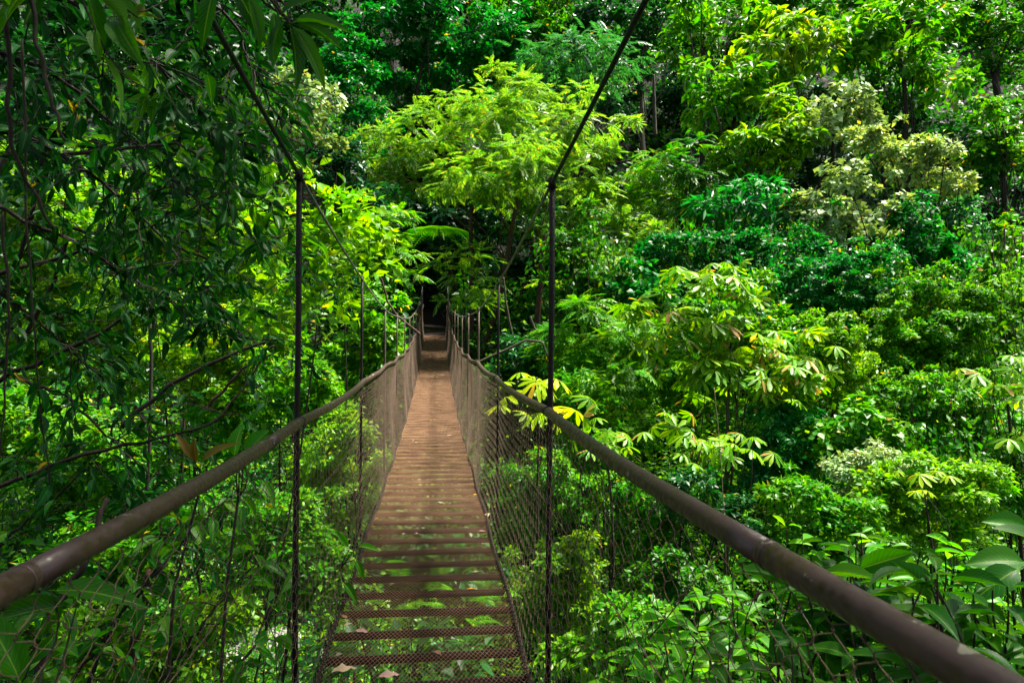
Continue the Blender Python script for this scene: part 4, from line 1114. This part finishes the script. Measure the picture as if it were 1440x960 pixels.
single_leaves('spray of long green leaves reaching in from above beside the left cable', [
    (412, 32, 1.7, .145, (1, .05, .1), (0, .8, .8)), (415, 36, 1.7, .13, (.9, -.35, .1), (.2, .8, .8)), (412, 38, 1.7, .15, (.75, -.9, .1), (.5, .3, .9)),
    (408, 40, 1.7, .15, (.3, -1, .1), (.9, .2, .7)), (400, 30, 1.7, .12, (-.3, -1, .2), (-.6, .3, .8)), (395, 22, 1.7, .12, (.6, .5, .1), (0, .6, .8)), (385, 18, 1.7, .13, (.1, -1, .1), (.6, .2, .8)),
    (350, -5, 1.7, .13, (.3, -1, .1), (.6, .2, .8)), (330, -20, 1.7, .14, (.5, -1, .1), (-.2, .4, .8)), (300, -15, 1.65, .14, (-.2, -1, .1), (.3, .3, .8))],
    'near_mid', name='broadleaf_bough', stem_from=(360, -30, 1.75), wd=.27, foot=(-200, -420, 2.2))
single_leaves('plant with giant lobed green leaves at the right edge', [
    (1440, 790, 3.0, .24, (-1, .15, .1), (0, .9, .7)), (1450, 745, 3.4, .22, (-1, .25, -.1), (0, .8, .7)), (1430, 800, 2.9, .22, (-.8, -.2, .3), (0.1, .9, .6)), (1470, 770, 3.2, .24, (-.7, .5, 0), (.2, .9, .3))],
    'near_mid', stem_from=(1470, 830, 3.1), wd=.55)
single_leaves('young plant with upright pale leaves behind the left handrail', [
    (330, 640, 3.2, .15, (.1, 1, .1), (-.3, .2, 1)), (345, 640, 3.2, .16, (.6, .8, 0), (-.4, .4, .8)), (350, 632, 3.25, .17, (.9, .5, .1), (0, .7, .7)), (342, 645, 3.15, .10, (.9, .1, .2), (0, .8, .6))],
    'near_lime', stem_from=(335, 700, 3.2), wd=.5)
single_leaves('reddish young shoot poking over the left handrail', [
    (270, 645, 3.0, .13, (-.5, 1, .1), (.6, .3, .8)), (276, 650, 3.0, .11, (-.05, 1, .2), (.2, .2, 1)), (284, 650, 3.0, .16, (.75, .8, .1), (-.5, .5, .7))],
    'near_red', stem_from=(278, 700, 3.0), wd=.3)
single_leaves('fresh sprig with four leaves hanging over the left deck edge', [
    (505, 768, 4.15, .13, (1, .08, .3), (0, 1, .5)), (490, 770, 4.15, .13, (-.5, .75, .1), (.5, .4, .8)), (500, 788, 4.1, .12, (.65, -.9, .2), (.5, .5, .8)), (482, 818, 4.05, .15, (.75, -.75, .2), (.3, .6, .6))],
    'near_lime', stem_from=(478, 800, 4.2), wd=.34)
single_leaves('dark arching blade leaf at the bottom left corner', [
    (30, 960, 1.9, .26, (-.35, 1, .1), (.9, .2, .6)), (100, 850, 2.2, .24, (-1, -.1, .1), (0, .8, .7)), (80, 830, 2.2, .26, (1, .12, .1), (0, .9, .6))], 'near_mid', stem_from=(60, 1000, 2.0), wd=.3)


# ------------------------------------------------------------------ near left trees: dark boughs over the camera
def bough_tree(label, base, stems, Zdef, leaf_m, pal, kind, nleaf, seed, name='rainforest_tree', wd=None, r0=.03, spreadr=.22, subs=9, sublen=.6, droop=.45, part_cat='tree'):
    """branches drawn as paths of (px,py,Z); side twigs with leaves leave them"""
    rs = np.random.RandomState(seed); mb = MB(); pos = []; ax = []; nr_ = []; sz = []
    b0 = P(*base); gz = float(H(b0[0], b0[1])); org = (b0[0], b0[1], gz)
    root = thing(name, label, part_cat, org)
    for st in stems:
        pts = np.array([P(*q) for q in st]); t = np.linspace(0, 1, len(pts)); tt = np.linspace(0, 1, 22)
        cp = np.stack([np.interp(tt, t, pts[:, k]) for k in range(3)], -1)
        cp[1:-1] = (cp[:-2] + cp[1:-1] * 2 + cp[2:]) / 4; cp += rs.normal(size=cp.shape) * .008
        L = np.linalg.norm(np.diff(pts, axis=0), axis=1).sum()
        mb.tube(cp, np.linspace(r0, r0 * .22, 22), 6, cap=False)
        ns = int(subs * L)
        for k in range(ns):
            u = rs.uniform(.12, 1); b = cp[int(u * 21)]; tg = nrm(cp[min(21, int(u * 21) + 1)] - cp[max(0, int(u * 21) - 1)])
            d = nrm(tg * .5 + rs.normal(size=3) * [.8, .8, .6] + [0, 0, -.1]); ln = sublen * rs.uniform(.5, 1.3)
            e = b + d * ln + np.array([0, 0, -droop * ln * ln * .6]); tw = curve_pts(b, e, rs, 6, .06, .05)
            mb.tube(tw, np.linspace(.0042, .0015, 6), 4, cap=False)
            for q in range(nleaf):
                v = .2 + .8 * q / max(1, nleaf - 1); c = tw[min(5, int(v * 5))] + rs.normal(size=3) * .02
                a = nrm(d * .6 + rs.normal(size=3) * .55); a[2] = a[2] * .6 - droop * rs.uniform(.4, 1.6)
                pos.append(c); ax.append(a); nr_.append(np.array([0, 0, .8]) + rs.normal(size=3) * .5); sz.append(leaf_m * rs.uniform(.6, 1.25))
    pos = np.array(pos); ax = np.array(ax); nr_ = np.array(nr_); sz = np.array(sz)
    ok = ~((np.abs(pos[:, 0] + .04) < .62 + .3 * leaf_m) & (pos[:, 2] < 1.5) & (pos[:, 2] > -1.8)) & (np.linalg.norm(pos, axis=1) > .5)
    V, F, UV = place(KIND[kind][0], pos[ok], ax[ok], nr_[ok], sz[ok], wd or KIND[kind][1]); TOTAL[0] += len(F)
    bot = np.array([b0[0], b0[1], gz - .2]); s0 = P(*stems[0][0]); mb.tube(curve_pts(bot, s0, rs, 10, .03), np.linspace(r0 * 2.2, r0 * 1.2, 10), 8)
    for st in stems[1:]:
        q = P(*st[0]); mb.tube(curve_pts(bot + [0, 0, .6 * (s0[2] - bot[2])] * np.array([1, 1, 1]), q, rs, 8, .05), np.linspace(r0 * 1.4, r0, 8), 6, cap=False)
    mesh_np('crown' if part_cat == 'tree' else 'foliage', V, F, MAT[pal], root, uv=UV, origin=org, smooth=True)
    mb.build('trunk' if part_cat == 'tree' else 'stems', BARK, root, smooth=True, origin=org)
    return root


bough_tree('dark tree sweeping fine boughs down across the upper left', (-300, 700, 3.4),
           [[(-150, 40, 3.0), (60, 90, 3.2), (180, 190, 3.3), (330, 330, 3.4)], [(-150, -60, 2.8), (100, 0, 3.0), (220, 90, 3.1), (330, 210, 3.2)],
            [(-150, 150, 3.3), (60, 200, 3.5), (200, 300, 3.6), (300, 420, 3.7)], [(-100, 250, 3.6), (80, 330, 3.8), (230, 420, 4.0), (340, 470, 4.1)],
            [(-100, -160, 3.0), (200, -60, 3.2), (330, 30, 3.3), (400, 190, 3.5)], [(-120, 330, 3.6), (30, 430, 3.8), (130, 520, 4.0)]],
           3.2, .095, 'near_dark', 'big', 8, 31, wd=.38, r0=.015, subs=26, sublen=.5)
bough_tree('tangled dark tree with thin crossing limbs at the left middle', (-200, 900, 4.4),
           [[(-60, 560, 4.2), (120, 480, 4.4), (260, 400, 4.6), (420, 320, 4.8)], [(-80, 400, 4.4), (100, 360, 4.6), (250, 300, 4.8), (380, 240, 5.0)], [(-50, 700, 4.0), (120, 640, 4.2), (300, 600, 4.4), (390, 480, 4.6)],
            [(-60, 500, 4.5), (100, 560, 4.6), (200, 660, 4.6)]],
           4.4, .10, 'near_dark', 'big', 8, 32, wd=.36, r0=.018, subs=8, sublen=.55)
bough_tree('tree with long mid green leaves hanging at the top left', (-380, 500, 1.9),
           [[(-100, -250, 1.6), (150, -120, 1.7), (300, -60, 1.8), (430, 20, 1.9)], [(-100, -150, 1.5), (60, -60, 1.6), (180, 0, 1.7)]],
           1.7, .17, 'near_mid', 'biglance', 5, 33, wd=.27, r0=.012, subs=13, sublen=.3, droop=.6)
bough_tree('leafy bough behind the left cable with medium green pointed leaves', (-260, 900, 5.6),
           [[(60, 120, 5.0), (230, 90, 5.2), (330, 150, 5.4), (380, 230, 5.5)], [(60, 220, 5.0), (250, 200, 5.2), (350, 270, 5.4), (400, 330, 5.5)], [(100, 320, 5.2), (260, 350, 5.4), (370, 400, 5.5)]],
           5.3, .17, 'near_mid', 'big', 7, 34, wd=.36, r0=.016, subs=13, sublen=.5)
bough_tree('shaded broadleaf shrub pressed against the left netting', (60, 1100, 3.6),
           [[(100, 1000, 3.4), (170, 860, 3.5), (260, 760, 3.6), (330, 690, 3.7)], [(200, 1000, 3.4), (280, 880, 3.5), (370, 780, 3.7)], [(300, 1000, 3.6), (360, 900, 3.8), (400, 800, 4.0)],
            [(20, 1000, 3.2), (60, 880, 3.3), (150, 740, 3.5)]],
           3.5, .14, 'near_mid', 'big', 6, 35, name='broadleaf_shrub', wd=.42, r0=.012, subs=9, sublen=.32, part_cat='shrub')
bough_tree('thin-twigged dark shrub at the left edge under the boughs', (-120, 1000, 4.6),
           [[(-40, 800, 4.2), (80, 700, 4.4), (180, 600, 4.6)], [(-40, 900, 4.2), (120, 780, 4.4), (240, 640, 4.7)], [(100, 960, 4.4), (200, 820, 4.6), (330, 700, 4.9)]],
           4.4, .105, 'near_dark', 'big', 7, 36, name='broadleaf_shrub', wd=.34, r0=.012, subs=16, sublen=.5, part_cat='shrub')
# unseen tree added above and behind the bridge head to shade the camera side
def shade_canopy_tree():
    rs = np.random.RandomState(77)
    lobes = [(np.array([x, y, z]), r, r * .5, r) for (x, y, z, r) in [(4.2, 0, 8.2, 2.1), (5.4, 2.4, 8.6, 2.0), (3.0, 1.8, 8.4, 1.5), (4.3, 4.8, 8.9, 1.7), (3.2, 4.2, 8.8, 2.0), (.6, 1.6, 8.4, 2.0), (-.4, 4.4, 8.8, 1.8), (-3, 1.5, 7.8, 2.0), (2.2, -2.4, 8.2, 2.4), (-2.5, -2, 7.6, 2.2), (1.2, 6.9, 9.3, 1.4)]]
    pos, ax, nr_, sz, cen = crown_points(rs, lobes, 8, 'leaf', .22, 2.4, .3, back=1)
    ok = pos[:, 2] > 4.2
    org = (3.4, -3.6, float(H(3.4, -3.6))); root = thing('rainforest_tree', 'unseen tall near-bank tree added so its high crown shades the bridge head', 'tree', org)
    V, F, UV = place([TS], pos[ok], ax[ok], nr_[ok], sz[ok], .5); mesh_np('crown', V, F, MAT['mid'], root, origin=org)
    mb = MB(); tp = curve_pts(np.array([org[0], org[1], org[2] - .3]), np.array([3.2, -1.2, 7.6]), rs, 10, .03); mb.tube(tp, np.linspace(.24, .12, 10), 10)
    for c in cen[::3]: mb.tube(curve_pts(tp[rs.randint(5, 10)], c, rs, 7, .06, .08), np.linspace(.07, .015, 7), 6, cap=False)
    mb.build('trunk', BARK, root, smooth=True, origin=org)


shade_canopy_tree()

# ------------------------------------------------------------------ vines, bare stems
def vine(label, pts, r, mat=VINE, name='hanging_vine', cat='vine', leaves=0, seed=1, pal='near_dark', lm=.08, n=60):
    rs = np.random.RandomState(seed); P3 = np.array([P(*q) for q in pts]); t = np.linspace(0, 1, len(P3)); tt = np.linspace(0, 1, n)
    cp = np.stack([np.interp(tt, t, P3[:, k]) for k in range(3)], -1)
    for _ in range(6): cp[1:-1] = (cp[:-2] + cp[1:-1] * 2 + cp[2:]) / 4
    cp += np.stack([np.sin(tt * 31 + seed), np.cos(tt * 23 + seed), np.sin(tt * 17)], -1) * min(r * .5, .006)
    org = tuple(cp[0]); mb = MB(); mb.tube(cp, np.linspace(r, r * .55, n), 7)
    if not leaves:
        return tag(mb.build(name, mat, None, True, origin=org), label, cat)
    root = thing(name, label, cat, org); mb.build('stem', mat, root, True, origin=org)
    k = rs.randint(2, n, leaves); a = rs.normal(size=(leaves, 3)); a[:, 2] -= .6
    V, F, UV = place(TBL, cp[k], a, rs.normal(size=(leaves, 3)) * .4 + [0, 0, 1], lm * rs.uniform(.6, 1.2, leaves), .4)
    mesh_np('foliage', V, F, MAT[pal], root, uv=UV, origin=org, smooth=True)


vine('thick bare woody vine hanging at the far upper left, ending in a free tip', [(35, -60, 1.5), (52, 60, 1.5), (72, 140, 1.5), (90, 196, 1.5)], .0055)
vine('knotted vine hanging along the left edge from top to middle', [(10, -60, 1.7), (12, 120, 1.7), (14, 200, 1.7), (40, 260, 1.75), (75, 320, 1.8)], .0065)
vine('long thin vine dropping through the left tangle to the handrail', [(32, 60, 2.2), (38, 320, 2.2), (48, 460, 2.2), (55, 560, 2.25), (70, 680, 2.3)], .004, leaves=16, seed=4)
vine('loose vine curve close to the left edge', [(2, 300, 2.0), (14, 430, 2.0), (8, 520, 2.0), (2, 640, 2.0)], .0045)
vine('dark leaning dead limb behind the left tangle', [(170, 600, 5.6), (240, 540, 5.7), (330, 495, 5.8), (395, 475, 5.9)], .022, BARK, 'fallen_branch', 'branch')
vine('thin brown leaning pole behind the left netting', [(290, 575, 7), (340, 520, 7), (385, 485, 7)], .018, REDBARK, 'fallen_branch', 'branch')
vine('reddish upright stem behind the left netting', [(178, 970, 4.6), (190, 900, 4.6), (205, 840, 4.6), (210, 800, 4.7)], .035, REDBARK, 'sapling', 'sapling')
vine('dark forked stem at the lower left', [(50, 970, 3.8), (75, 860, 3.9), (120, 790, 4.0), (150, 700, 4.2)], .028, BARK, 'sapling', 'sapling')
vine('white curved dead stick at the lower left', [(22, 880, 4.2), (50, 845, 4.2), (85, 810, 4.3)], .009, PALEBARK, 'fallen_branch', 'branch')
vine('pale curved branch arching right of the far hangers', [(672, 510, 16), (715, 490, 16), (740, 478, 16), (762, 480, 16), (770, 500, 16)], .035, PALEBARK, 'bare_branch', 'branch')
vine('short pale hooked branch beside the near right hanger', [(745, 445, 17), (752, 462, 17), (768, 473, 17), (785, 472, 17)], .035, PALEBARK, 'bare_branch', 'branch')
vine('reddish leaning trunk behind the near right hanger', [(752, 520, 24), (756, 440, 24), (762, 380, 24), (766, 330, 24)], .13, REDBARK, 'dead_tree', 'tree')
vine('slender grey stem rising between the two right hangers', [(736, 560, 22), (722, 480, 22), (712, 430, 22), (708, 390, 22)], .05, PALEBARK, 'sapling', 'sapling')
vine('arching dead twig behind the second left hanger', [(590, 470, 15), (560, 445, 15), (545, 425, 15), (538, 395, 15), (530, 385, 15)], .03, REDBARK, 'bare_branch', 'branch')
vine('thin white thread hanging behind the right handrail', [(1004, 545, 10), (1010, 600, 10), (1016, 680, 10), (1019, 740, 10), (1022, 810, 10)], .005, LITTER['tan'], 'hanging_thread', 'vine')
for k, (a, b, c) in enumerate([((1395, 330), (1385, 450), 'leftmost'), ((1412, 320), (1400, 470), 'second'), ((1425, 325), (1428, 480), 'third'), ((1438, 330), (1420, 440), 'rightmost')]):
    vine(c + ' of the four straw-coloured vines hanging at the right edge', [(a[0], a[1], 18), ((a[0] + b[0]) / 2 + 8, (a[1] + b[1]) / 2, 18), (b[0], b[1], 18)], .02, PALEBARK)
vine('straight slender red-brown trunk behind the far right hangers', [(663, 520, 30), (663, 430, 30), (662, 340, 30), (664, 240, 30)], .13, REDBARK, 'slender_tree', 'tree')
vine('pale vertical dead trunk high on the shaded slope', [(921, 190, 40), (920, 150, 40), (919, 105, 40)], .13, PALEBARK, 'dead_tree', 'tree')
vine('red-brown hanging aerial roots cluster stem left of the yellow bush', [(1005, 150, 27), (1015, 185, 27), (1012, 230, 27)], .03, REDBARK)
print('LEAF TRIS', TOTAL[0])
